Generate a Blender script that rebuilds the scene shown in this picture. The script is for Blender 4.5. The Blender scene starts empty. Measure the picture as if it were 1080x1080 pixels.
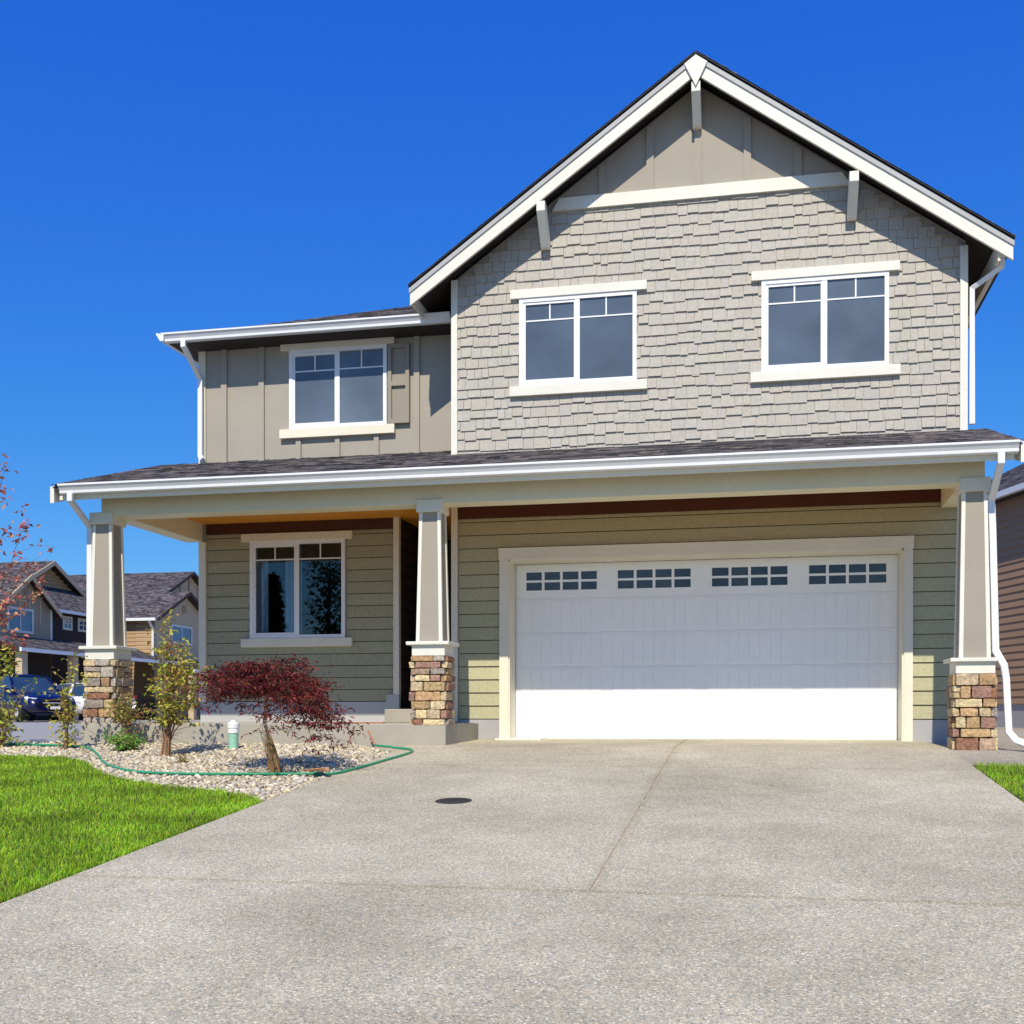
import bpy, math, random
import numpy as np
from mathutils import Vector, Matrix, noise as mnoise
random.seed(7)
rng = np.random.default_rng(11)
R = math.radians
S = bpy.context.scene
COL = S.collection

# ------------------------------------------------------------------ materials
def new_mat(name):
    m = bpy.data.materials.new(name); m.use_nodes = True
    nt = m.node_tree; b = nt.nodes['Principled BSDF']
    return m, nt, b
def N(nt, t, **kw):
    n = nt.nodes.new(t)
    for k, v in kw.items():
        if k in n.inputs: n.inputs[k].default_value = v
        else: setattr(n, k, v)
    return n
def coords(nt, kind='Object'):
    return N(nt, 'ShaderNodeTexCoord').outputs[kind]
def ramp(nt, fac, stops):
    r = nt.nodes.new('ShaderNodeValToRGB'); e = r.color_ramp.elements
    while len(e) < len(stops): e.new(0.5)
    for k, (p, c) in zip(e, stops):
        k.position = p; k.color = (*c, 1) if len(c) == 3 else c
    nt.links.new(fac, r.inputs[0]); return r.outputs[0]
def mixc(nt, a, b, fac, mode='MIX'):
    m = nt.nodes.new('ShaderNodeMix'); m.data_type = 'RGBA'; m.blend_type = mode
    for s, v in ((m.inputs[0], fac), (m.inputs[6], a), (m.inputs[7], b)):
        if hasattr(v, 'is_linked'): nt.links.new(v, s)
        elif isinstance(v, (int, float)): s.default_value = v
        else: s.default_value = (*v, 1)
    return m.outputs[2]
def bump(nt, b, h, strength=.3, dist=.01):
    n = N(nt, 'ShaderNodeBump'); n.inputs['Strength'].default_value = strength; n.inputs['Distance'].default_value = dist
    nt.links.new(h, n.inputs['Height']); nt.links.new(n.outputs[0], b.inputs['Normal'])
def noise(nt, scale, detail=4, vec=None, rough=.55, stretch=None):
    n = N(nt, 'ShaderNodeTexNoise', Scale=scale, Detail=detail, Roughness=rough)
    v = vec or coords(nt)
    if stretch:
        mp = N(nt, 'ShaderNodeMapping'); mp.inputs['Scale'].default_value = stretch
        nt.links.new(v, mp.inputs[0]); v = mp.outputs[0]
    nt.links.new(v, n.inputs['Vector']); return n.outputs['Fac']

def paint(name, c, var=.10, rough=.6, bs=.15, stretch=None, dirt=0., spec=.3):
    m, nt, b = new_mat(name)
    f = noise(nt, 1.3, 5); g = noise(nt, 22, 3, stretch=stretch)
    lo = tuple(x*(1-var) for x in c); hi = tuple(min(1, x*(1+var*.6)) for x in c)
    col = ramp(nt, f, [(.3, lo), (.7, hi)])
    col = mixc(nt, col, tuple(x*.86 for x in c), ramp(nt, g, [(.45, (0, 0, 0)), (.8, (.5, .5, .5))]))
    nt.links.new(col, b.inputs['Base Color']); b.inputs['Roughness'].default_value = rough
    b.inputs['Specular IOR Level'].default_value = spec
    bump(nt, b, g, bs, .004)
    return m
TAUPE = (.44, .41, .355)
M = {}
M['white'] = paint('white_paint', (.75, .735, .64), .06, .5)
M['crown'] = paint('crown_strip_shade', (.42, .42, .42), .08, .5)  # grey in place of the shade on a down-facing crown moulding
M['cream'] = paint('cream_trim_paint', (.78, .73, .58), .05, .5)
M['beam'] = paint('olive_cream_beam_paint', (.80, .74, .53), .05, .5)
M['vinyl'] = paint('white_vinyl', (.82, .83, .83), .02, .35, .05)
M['gutter'] = paint('gutter_enamel', (.78, .79, .80), .04, .35, .05)
M['taupe'] = paint('taupe_paint', (.345, .31, .25), .07, .7, .25, (8, 8, .6))
M['batten'] = paint('taupe_board_paint', (.37, .335, .275), .06, .7, .25, (8, 8, .6))
M['sage'] = paint('sage_siding_paint', (.40, .385, .28), .07, .65, .25, (.6, 8, 8))
M['soffit'] = paint('dark_soffit_paint', (.045, .038, .034), .1, .8)
M['shutter'] = paint('shutter_paint', (.30, .265, .21), .06, .6)
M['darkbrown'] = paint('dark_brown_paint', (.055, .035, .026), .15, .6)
M['garage'] = paint('garage_door_enamel', (.92, .915, .90), .03, .4, .08, (14, 1, .3))
M['curtain'] = paint('curtain_cloth', (.72, .78, .88), .06, .9)
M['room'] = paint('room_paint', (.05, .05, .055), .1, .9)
M['black'] = paint('black_rubber', (.018, .018, .02), .2, .6)
M['brownsiding'] = paint('brown_siding_paint', (.38, .235, .13), .08, .65, .25, (1, 1, 8))
M['far_taupe'] = paint('weathered_grey_paint', (.36, .29, .195), .08, .7)
M['far_tan'] = paint('tan_siding_paint', (.42, .275, .145), .08, .7)
M['far_beige'] = paint('beige_siding_paint', (.55, .43, .27), .06, .7)
M['far_dark'] = paint('far_dark_paint_and_shade', (.035, .026, .024), .1, .7)  # also carries the painted-in shade of the grey house's recessed wall
M['hose'] = paint('green_hose_rubber', (.03, .30, .15), .1, .35)
M['copper'] = paint('orange_brown_plastic', (.42, .19, .09), .15, .5)
M['mint'] = paint('mint_pvc', (.30, .58, .44), .08, .4)
M['iron'] = paint('cast_iron', (.045, .042, .038), .3, .6, .6)
M['leafdry'] = paint('dry_leaf_brown', (.72, .42, .21), .2, .8)
M['bark'] = paint('bark', (.20, .125, .07), .3, .9, .8, (1, 1, .15))
M['barkpale'] = paint('pale_bark', (.46, .39, .27), .2, .9, .6)
M['metal'] = paint('brushed_metal', (.55, .55, .56), .1, .3)
M['redlamp'] = paint('red_lens', (.4, .02, .02), .1, .2)

def wood_mat():
    m, nt, b = new_mat('cedar_ceiling_boards')
    v = coords(nt)
    g = noise(nt, 3, 6, v, stretch=(.5, 9, 9))
    col = ramp(nt, g, [(.3, (.78, .27, .02)), (.7, (.92, .42, .05))])
    w = N(nt, 'ShaderNodeTexWave', Scale=3.2); w.bands_direction = 'Y'; nt.links.new(v, w.inputs[0])
    col = mixc(nt, col, (.12, .05, .02), ramp(nt, w.outputs['Fac'], [(.0, (.8, .8, .8)), (.06, (0, 0, 0))]))
    nt.links.new(col, b.inputs['Base Color']); b.inputs['Roughness'].default_value = .5
    return m
M['cedar'] = wood_mat()

def roof_mat():
    m, nt, b = new_mat('asphalt_roof_shingles')
    a = N(nt, 'ShaderNodeAttribute', attribute_name='Col')
    v = coords(nt)
    n1 = noise(nt, 7, 5, v, .65, (1, 2.6, 2.6)); n2 = noise(nt, 160, 2, v)
    col = mixc(nt, a.outputs['Color'], ramp(nt, n1, [(.38, (.28, .27, .29)), (.66, (1.9, 1.8, 1.75))]), 1., 'MULTIPLY')
    col = mixc(nt, col, ramp(nt, n2, [(.3, (.5, .5, .5)), (.7, (1.4, 1.4, 1.4))]), 1., 'MULTIPLY')
    nt.links.new(col, b.inputs['Base Color']); b.inputs['Roughness'].default_value = .92
    bump(nt, b, n2, .5, .004); return m
M['roof'] = roof_mat()

def attr_mat(name, rough=.8, nscale=30, trans=0., bs=.5, bd=.006, lo=.6, hi=1.3, spec=.3):
    m, nt, b = new_mat(name)
    a = N(nt, 'ShaderNodeAttribute', attribute_name='Col')
    n1 = noise(nt, nscale, 4)
    col = mixc(nt, a.outputs['Color'], ramp(nt, n1, [(.3, (lo,)*3), (.72, (hi,)*3)]), 1., 'MULTIPLY')
    nt.links.new(col, b.inputs['Base Color']); b.inputs['Roughness'].default_value = rough
    b.inputs['Specular IOR Level'].default_value = spec
    if bs: bump(nt, b, n1, bs, bd)
    if trans:
        t = N(nt, 'ShaderNodeBsdfTranslucent'); nt.links.new(col, t.inputs[0])
        mx = N(nt, 'ShaderNodeMixShader'); mx.inputs[0].default_value = trans
        nt.links.new(b.outputs[0], mx.inputs[1]); nt.links.new(t.outputs[0], mx.inputs[2])
        nt.links.new(mx.outputs[0], nt.nodes['Material Output'].inputs[0])
    return m
M['stone'] = attr_mat('ledge_stone', .9, 26, bs=1., bd=.02, lo=.58, hi=1.25)
M['shingle'] = attr_mat('painted_shingle', .7, 25, bs=.25, bd=.004, lo=.88, hi=1.08)
M['leaf'] = attr_mat('leaf', .55, 6, .35, 0, lo=.75, hi=1.2)
M['grass'] = attr_mat('grass_blade', .5, 2.2, .35, 0, lo=.72, hi=1.25)
M['pebble'] = attr_mat('river_pebble', .75, 14, 0, .2, .003, lo=.8, hi=1.12)

def aggregate(name, c, joints=None, stain=None):
    m, nt, b = new_mat(name)
    v = coords(nt)
    vo = N(nt, 'ShaderNodeTexVoronoi', Scale=98.); nt.links.new(v, vo.inputs['Vector'])
    vo2 = N(nt, 'ShaderNodeTexVoronoi', Scale=210.); nt.links.new(v, vo2.inputs['Vector'])
    sep = N(nt, 'ShaderNodeSeparateColor'); nt.links.new(vo.outputs['Color'], sep.inputs[0])
    dk = tuple(x*.44 for x in c); lt = tuple(min(1, x*1.5) for x in c)
    warm = (c[0]*1.02, c[1]*.90, c[2]*.76)
    cool = (c[0]*.78, c[1]*.80, c[2]*.86)
    col = ramp(nt, sep.outputs[0], [(.0, dk), (.22, cool), (.5, c), (.74, warm), (.95, lt)])
    sep2 = N(nt, 'ShaderNodeSeparateColor'); nt.links.new(vo2.outputs['Color'], sep2.inputs[0])
    col = mixc(nt, col, ramp(nt, sep2.outputs[1], [(.1, (.62, .61, .6)), (.6, (1.0, 1, 1)), (.95, (1.3, 1.3, 1.3))]), .8, 'MULTIPLY')
    # cement between the pebbles
    col = mixc(nt, col, tuple(x*.8 for x in c), ramp(nt, vo.outputs['Distance'], [(.45, (0, 0, 0)), (.75, (.8, .8, .8))]))
    big = noise(nt, .55, 5, v); mid = noise(nt, 2.7, 5, v)
    col = mixc(nt, col, ramp(nt, big, [(.3, (.80, .79, .765)), (.7, (1.13, 1.13, 1.12))]), 1., 'MULTIPLY')
    col = mixc(nt, col, ramp(nt, mid, [(.35, (.90, .89, .87)), (.65, (1.05, 1.05, 1.05))]), .8, 'MULTIPLY')
    if joints:
        sx = N(nt, 'ShaderNodeSeparateXYZ'); nt.links.new(v, sx.inputs[0])
        wob = noise(nt, 3, 3, v)
        for axis, p, w, k in joints:
            s = N(nt, 'ShaderNodeMath', operation='SUBTRACT'); nt.links.new(sx.outputs[axis], s.inputs[0]); s.inputs[1].default_value = p
            ab = N(nt, 'ShaderNodeMath', operation='ABSOLUTE'); nt.links.new(s.outputs[0], ab.inputs[0])
            mu = N(nt, 'ShaderNodeMath', operation='MULTIPLY_ADD'); nt.links.new(wob, mu.inputs[0]); mu.inputs[1].default_value = w*1.2; mu.inputs[2].default_value = w*.4
            dv = N(nt, 'ShaderNodeMath', operation='DIVIDE'); nt.links.new(ab.outputs[0], dv.inputs[0]); nt.links.new(mu.outputs[0], dv.inputs[1])
            col = mixc(nt, col, ramp(nt, dv.outputs[0], [(0., (k, k*.97, k*.9)), (1., (1, 1, 1))]), 1., 'MULTIPLY')
    if stain:   # weathered band along the half joint nearest the house
        s = N(nt, 'ShaderNodeMath', operation='SUBTRACT'); nt.links.new(sx.outputs[0], s.inputs[0]); s.inputs[1].default_value = stain[0]
        ab = N(nt, 'ShaderNodeMath', operation='ABSOLUTE'); nt.links.new(s.outputs[0], ab.inputs[0])
        wb2 = N(nt, 'ShaderNodeMath', operation='MULTIPLY_ADD'); nt.links.new(mid, wb2.inputs[0]); wb2.inputs[1].default_value = .12; wb2.inputs[2].default_value = .015
        dv = N(nt, 'ShaderNodeMath', operation='DIVIDE'); nt.links.new(ab.outputs[0], dv.inputs[0]); nt.links.new(wb2.outputs[0], dv.inputs[1])
        gy_ = N(nt, 'ShaderNodeMath', operation='GREATER_THAN'); nt.links.new(sx.outputs[1], gy_.inputs[0]); gy_.inputs[1].default_value = stain[1]
        k = ramp(nt, dv.outputs[0], [(0., (.90, .88, .84)), (1., (1, 1, 1))])
        mk = mixc(nt, (1, 1, 1), k, gy_.outputs[0])
        col = mixc(nt, col, mk, 1., 'MULTIPLY')
    nt.links.new(col, b.inputs['Base Color']); b.inputs['Roughness'].default_value = .85
    b.inputs['Specular IOR Level'].default_value = .25
    bump(nt, b, vo.outputs['Distance'], .35, -.004)
    return m
M['drive'] = aggregate('exposed_aggregate_concrete', (.510, .478, .365),
                       [(1, 6.15, .04, .82), (1, 11.2, .05, .9)], (-.90, 6.15))
M['slab'] = paint('porch_concrete', (.40, .37, .30), .14, .85, .35)
M['gravel'] = aggregate('grey_gravel', (.44, .41, .34))
def ground_mat():
    m, nt, b = new_mat('ground_soil_and_paving')
    v = coords(nt); f = noise(nt, .25, 6, v); g = noise(nt, 40, 3, v)
    col = ramp(nt, f, [(.35, (.34, .29, .21)), (.5, (.42, .37, .28)), (.65, (.36, .34, .30))])
    col = mixc(nt, col, ramp(nt, g, [(.3, (.7, .7, .7)), (.7, (1.15, 1.15, 1.15))]), 1., 'MULTIPLY')
    nt.links.new(col, b.inputs['Base Color']); b.inputs['Roughness'].default_value = .95
    bump(nt, b, g, .4, .01); return m
M['ground'] = ground_mat()
M['soil'] = paint('lawn_soil', (.06, .065, .02), .3, .95)
M['bedsoil'] = paint('bed_sand', (.30, .25, .17), .25, .95)
M['street'] = paint('street_concrete', (.33, .325, .31), .12, .9)
M['foundation'] = paint('foundation_concrete', (.40, .39, .385), .12, .85, .4)

def glass_mat(name, base, rough=.02, ior=1.9, mirror=None):
    m, nt, b = new_mat(name)
    f = noise(nt, 1.1, 4)
    col = ramp(nt, f, [(.3, tuple(x*.72 for x in base)), (.7, tuple(x*1.2 for x in base))])
    oi = N(nt, 'ShaderNodeObjectInfo')
    col = mixc(nt, col, ramp(nt, oi.outputs['Random'], [(0., (.78, .80, .84)), (1., (1.18, 1.16, 1.12))]), 1., 'MULTIPLY')
    nt.links.new(col, b.inputs['Base Color']); b.inputs['Roughness'].default_value = rough
    b.inputs['IOR'].default_value = ior
    bump(nt, b, noise(nt, 2.2, 2), .12, .02)
    return m
M['glass_up'] = glass_mat('blue_grey_window_glass', (.105, .135, .175), .03, 1.55)
M['glass_door'] = glass_mat('garage_window_glass', (.055, .060, .072), .06, 1.5)
M['glass_far'] = glass_mat('far_window_glass', (.08, .12, .20), .03, 1.8)
M['carglass'] = glass_mat('car_glass', (.03, .06, .09), .03, 2.0)
def clear_glass():
    m, nt, b = new_mat('clear_window_glass')
    nt.nodes.remove(b)
    t = N(nt, 'ShaderNodeBsdfTransparent'); t.inputs[0].default_value = (.80, .86, .90, 1)
    g = N(nt, 'ShaderNodeBsdfGlossy'); g.inputs['Roughness'].default_value = .01
    fr = N(nt, 'ShaderNodeFresnel'); fr.inputs[0].default_value = 1.6
    mx = N(nt, 'ShaderNodeMixShader')
    nt.links.new(fr.outputs[0], mx.inputs[0]); nt.links.new(t.outputs[0], mx.inputs[1]); nt.links.new(g.outputs[0], mx.inputs[2])
    nt.links.new(mx.outputs[0], nt.nodes['Material Output'].inputs[0]); return m
M['glass_clear'] = clear_glass()
def car_paint(name, c):
    m, nt, b = new_mat(name)
    f = noise(nt, 300, 2)
    nt.links.new(ramp(nt, f, [(.3, tuple(x*.9 for x in c)), (.7, tuple(min(1, x*1.1) for x in c))]), b.inputs['Base Color'])
    b.inputs['Roughness'].default_value = .3; b.inputs['Coat Weight'].default_value = .35; b.inputs['Coat Roughness'].default_value = .03
    return m
M['blue_paint'] = car_paint('dark_blue_car_paint', (.002, .004, .045))
M['white_car'] = car_paint('white_car_paint', (.72, .74, .78))
M['lamp'] = glass_mat('headlamp_lens', (.60, .62, .66), .08, 1.5)

# ------------------------------------------------------------------ mesh builder
class MB:
    def __init__(s): s.v = []; s.f = []; s.c = []
    def add(s, vs, fs, col=None):
        o = len(s.v); s.v += [tuple(p) for p in vs]; s.f += [tuple(i+o for i in f) for f in fs]
        s.c += [col or (1, 1, 1)]*len(vs); return s
    def box(s, x0, x1, y0, y1, z0, z1, col=None):
        return s.add([(x, y, z) for z in (z0, z1) for y in (y0, y1) for x in (x0, x1)],
                     [(0, 2, 3, 1), (4, 5, 7, 6), (0, 1, 5, 4), (2, 6, 7, 3), (0, 4, 6, 2), (1, 3, 7, 5)], col)
    def prism(s, poly, axis, a0, a1, col=None):
        """poly: 2-D points in the two other axes, in order (x: y,z) (y: x,z) (z: x,y)"""
        def P(p, a):
            return (a, p[0], p[1]) if axis == 'x' else (p[0], a, p[1]) if axis == 'y' else (p[0], p[1], a)
        n = len(poly)
        vs = [P(p, a0) for p in poly]+[P(p, a1) for p in poly]
        fs = [tuple(range(n))[::-1], tuple(range(n, 2*n))]+[(i, (i+1) % n, n+(i+1) % n, n+i) for i in range(n)]
        return s.add(vs, fs, col)
    def hexa(s, p8, col=None):   # bottom 4 (ccw) then top 4
        return s.add(p8, [(3, 2, 1, 0), (4, 5, 6, 7), (0, 1, 5, 4), (1, 2, 6, 5), (2, 3, 7, 6), (3, 0, 4, 7)], col)
    def tube(s, pts, r, n=8, rb=None, ref=(0, 1, 0), col=None, caps=True, off=0.):
        """sweep; r may be one number or one per point; rb: second half-width (for flat ducts)"""
        pts = [Vector(p) for p in pts]; k = len(pts)
        rs = r if isinstance(r, (list, tuple)) else [r]*k
        vs = []
        for i, p in enumerate(pts):
            d = ((pts[i]-pts[i-1]).normalized() if i else Vector()) + ((pts[i+1]-pts[i]).normalized() if i < k-1 else Vector())
            d.normalize()
            rf = Vector(ref)
            if abs(d.dot(rf)) > .95: rf = Vector((1, 0, 0)) if abs(d.x) < .9 else Vector((0, 0, 1))
            u = d.cross(rf).normalized(); w = u.cross(d).normalized()
            for j in range(n):
                a = 2*math.pi*(j+.5)/n+off
                q = 1.4142 if n == 4 else 1.
                vs.append(p+u*math.cos(a)*rs[i]*q+w*math.sin(a)*(rb or rs[i])*q)
        fs = [(i*n+j, i*n+(j+1) % n, (i+1)*n+(j+1) % n, (i+1)*n+j) for i in range(k-1) for j in range(n)]
        if caps: fs += [tuple(range(n))[::-1], tuple(range((k-1)*n, k*n))]
        return s.add(vs, fs, col)
    def lathe(s, cx, cy, prof, n=24, col=None):
        vs = [(cx+r*math.cos(2*math.pi*j/n), cy+r*math.sin(2*math.pi*j/n), z) for r, z in prof for j in range(n)]
        k = len(prof)
        fs = [(i*n+j, i*n+(j+1) % n, (i+1)*n+(j+1) % n, (i+1)*n+j) for i in range(k-1) for j in range(n)]
        fs += [tuple(range(n))[::-1], tuple(range((k-1)*n, k*n))]
        return s.add(vs, fs, col)
    def build(s, name, mat, parent=None, col=False, smooth=False, bevel=0., label=None):
        return link_mesh(name, s.v, s.f, mat, parent, s.c if col else None, smooth, bevel, label)

def link_mesh(name, v, f, mat, parent=None, col=None, smooth=False, bevel=0., label=None):
    me = bpy.data.meshes.new(name)
    me.from_pydata(v if isinstance(v, list) else v.tolist(), [], f if isinstance(f, list) else f.tolist()); me.update()
    if col is not None:
        a = me.color_attributes.new('Col', 'FLOAT_COLOR', 'POINT')
        c = np.ones((len(v), 4), np.float32); c[:, :3] = np.asarray(col, np.float32)
        a.data.foreach_set('color', c.ravel())
    if smooth: me.polygons.foreach_set('use_smooth', [True]*len(me.polygons))
    me.materials.append(mat)
    o = bpy.data.objects.new(name, me); COL.objects.link(o)
    if parent: o.parent = parent
    if bevel:
        bv = o.modifiers.new('edge', 'BEVEL'); bv.width = bevel; bv.segments = 2; bv.limit_method = 'ANGLE'
    if label: o['label'] = label
    return o
def box(name, mat, parent, *b, bevel=0., label=None): return MB().box(*b).build(name, mat, parent, bevel=bevel, label=label)
def tag(o, label, cat, group=None):
    o['label'] = label; o['category'] = cat
    if group: o['group'] = group
    return o
def thing(name, label, cat, loc=(0, 0, 0), rz=0, group=None):
    o = bpy.data.objects.new(name, None); COL.objects.link(o); o.location = loc; o.rotation_euler = (0, 0, rz)
    return tag(o, label, cat, group)
def struct(o, kind='structure'):
    o['kind'] = kind; return o

# ------------------------------------------------------------------ terrain
def gz(y):
    if y < -1: return -1.324
    if y < 12.9: return -.045+.092*(y-12.9)
    if y < 14.9: return -.045+.0225*(y-12.9)
    if y < 15.5: return 0.
    if y < 40: return (y-15.5)/24.5*.165
    return .165
ys = [-70, -30, -1.01, -1, 2, 5, 8, 11, 12.9, 13.5, 14.9, 15.5, 20, 30, 40, 60, 120, 400, 1500]
xs = [-1200, -200, -60, -30, -14, -8, -4, 0, 4, 8, 14, 30, 60, 200, 1200]
def sheet(name, mat, xs, ys, lift, kind='structure'):
    v = [(x, y, gz(y)+lift) for y in ys for x in xs]; w = len(xs)
    f = [(j*w+i, j*w+i+1, (j+1)*w+i+1, (j+1)*w+i) for j in range(len(ys)-1) for i in range(w-1)]
    return struct(link_mesh(name, v, f, mat), kind)
sheet('ground', M['ground'], xs, ys, -.03)
DL, DR = -4.06, 2.03
# driveway with sawn control joints as real shallow grooves
def driveway():
    jx = [-.9]; jy = [6.15, 11.2]
    X = sorted([DL, DR, -.906, -.894]+[-3, -2, 0, 1])
    Y = sorted([-1, 0, 1, 2, 3, 4, 5, 7, 8, 9, 10, 12, 12.9, 13.9, 14.9, 15.1]+[6.145, 6.155, 11.195, 11.205])
    mb = MB()
    def z(x, y, g=0): return gz(y)+.012-g
    v = {}; 
    for i in range(len(X)-1):
        for j in range(len(Y)-1):
            mx, my = (X[i]+X[i+1])/2, (Y[j]+Y[j+1])/2
            g = .005 if ((abs(mx+.9) < .006 and my > 6.15) or min(abs(my-6.15), abs(my-11.2)) < .006) else 0.
            x0, x1, y0, y1 = X[i], X[i+1], Y[j], Y[j+1]
            mb.add([(x0, y0, z(x0, y0, g)), (x1, y0, z(x1, y0, g)), (x1, y1, z(x1, y1, g)), (x0, y1, z(x0, y1, g))], [(0, 1, 2, 3)])
            if g:  # groove walls
                if abs(mx+.9) < .006:
                    for x in (x0, x1): mb.add([(x, y0, z(x, y0, g)), (x, y1, z(x, y1, g)), (x, y1, z(x, y1)), (x, y0, z(x, y0))], [(0, 1, 2, 3)])
                else:
                    for y in (y0, y1): mb.add([(x0, y, z(x0, y, g)), (x1, y, z(x1, y, g)), (x1, y, z(x1, y)), (x0, y, z(x0, y))], [(0, 1, 2, 3)])
    # edges
    for x in (DL, DR):
        for j in range(len(Y)-1):
            mb.add([(x, Y[j], z(x, Y[j])), (x, Y[j+1], z(x, Y[j+1])), (x, Y[j+1], z(x, Y[j+1])-.1), (x, Y[j], z(x, Y[j])-.1)], [(0, 1, 2, 3)])
    return struct(mb.build('driveway', M['drive']))
driveway()
# grey street / walk at the left, behind the planting bed; gravel strip on the right
sheet('side_street', M['street'], [-60, -40, -28, -20, -14, -8.6], [13.2, 14.9, 15.5, 20, 30, 36], -.018)
sheet('gravel_strip', M['gravel'], [DR+.002, 3, 4.5, 6], [11.65, 12.9, 14.0, 14.9], -.012)

# outlines (plan view)
LAWN_EDGE = [(-14, 11.75), (-9.3, 11.72), (-8.5, 11.72), (-7.75, 11.62), (-7.2, 11.2), (-6.55, 10.45), (-5.95, 9.95), (-5.3, 9.62), (-4.75, 9.42), (-4.35, 9.18), (DL, 8.86)]
def lawn_y(x):
    for (x0, y0), (x1, y1) in zip(LAWN_EDGE, LAWN_EDGE[1:]):
        if x0 <= x <= x1: return y0+(y1-y0)*(x-x0)/(x1-x0)
    return LAWN_EDGE[0][1]
def strip(name, mat, xs, lo, hi, lift, n=8):
    v = []; w = n+1
    for x in xs:
        for k in range(w):
            y = lo(x)+(hi(x)-lo(x))*k/n; v.append((x, y, gz(y)+lift))
    f = [(i*w+k, (i+1)*w+k, (i+1)*w+k+1, i*w+k+1) for i in range(len(xs)-1) for k in range(n)]
    return struct(link_mesh(name, v, f, mat))
lx = list(np.linspace(-14, -8.6, 8))+list(np.linspace(-8.5, DL-.004, 24))
strip('lawn_soil', M['soil'], lx, lambda x: -1., lambda x: lawn_y(x), -.006, 14)
def bed_hi(x):
    if x < -4.75: return 12.94 if x > -8.45 else 13.15
    return 12.94-(x+4.75)*1.1      # the bed tapers away from the porch towards the drive
def bed_r(y): return DL+.0
strip('bed_soil', M['bedsoil'], lx, lambda x: lawn_y(x)+.003, bed_hi, -.004, 8)
strip('lawn_soil', M['soil'], list(np.linspace(DR+.004, 9, 8)), lambda x: -1., lambda x: 11.62, -.006, 12)

# grass blades
def blades(name, pts, hmin, hmax, mat):
    n = len(pts); p = np.array(pts)
    h = rng.uniform(hmin, hmax, n); az = rng.uniform(0, 2*np.pi, n); lean = rng.uniform(.1, .75, n)*h
    wd = rng.uniform(.0018, .0036, n)
    dx, dy = np.cos(az), np.sin(az); t = rng.uniform(0, 2*np.pi, n); sx, sy = np.cos(t), np.sin(t)
    V = np.zeros((n, 5, 3))
    for k, (fh, fl, fw) in enumerate(((0, 0, 1), (0, 0, -1), (.6, .35, .8), (.6, .35, -.8), (1, 1, 0))):
        V[:, k, 0] = p[:, 0]+dx*lean*fl+sx*wd*fw; V[:, k, 1] = p[:, 1]+dy*lean*fl+sy*wd*fw
        V[:, k, 2] = p[:, 2]-.008+h*fh*np.where(k == 4, .92, 1)
    base = np.array([.32, .60, .032])
    c = base*rng.uniform(.55, 1.35, (n, 1))*np.stack([rng.uniform(.8, 1.5, n), np.ones(n), rng.uniform(.6, 1.6, n)], 1)
    patch = np.array([mnoise.noise((q[0]*1.6, q[1]*1.6, 0)) for q in p]); c *= (1+.45*patch)[:, None]
    dry = rng.random(n) < .035; c[dry] = np.array([.42, .40, .14])
    C = np.repeat(c[:, None, :], 5, 1); C[:, :2] *= .7
    o = (np.arange(n)*5)[:, None]
    F4 = (o+np.array([0, 1, 3, 2])).tolist(); F3 = (o+np.array([2, 3, 4])).tolist()
    return struct(link_mesh(name, V.reshape(-1, 3), F4+F3, mat, None, C.reshape(-1, 3)), 'stuff')
def scatter(n, x0, x1, y0, y1, ok, dens):
    P = []
    while len(P) < n:
        x, y = random.uniform(x0, x1), random.uniform(y0, y1)
        if ok(x, y) and random.random() < dens(x, y): P.append((x, y, gz(y)))
    return P
left = scatter(125000, -11.5, DL-.012, 3.6, 11.8, lambda x, y: y < lawn_y(x)-.01 and x > -1.05*y-1.6, lambda x, y: min(1, 1.25-.06*(y-4)))
left += scatter(5000, -5.2, DL-.012, 4.5, 9.1, lambda x, y: y < lawn_y(x)-.01, lambda x, y: 1 if x > DL-.12 else .15)
blades('lawn_grass', left, .028, .066, M['grass'])
right = scatter(14000, DR+.015, 4.2, 8.2, 11.6, lambda x, y: x < .23*y+1.2, lambda x, y: 1)
blades('lawn_grass', right, .028, .066, M['grass'])

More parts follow.
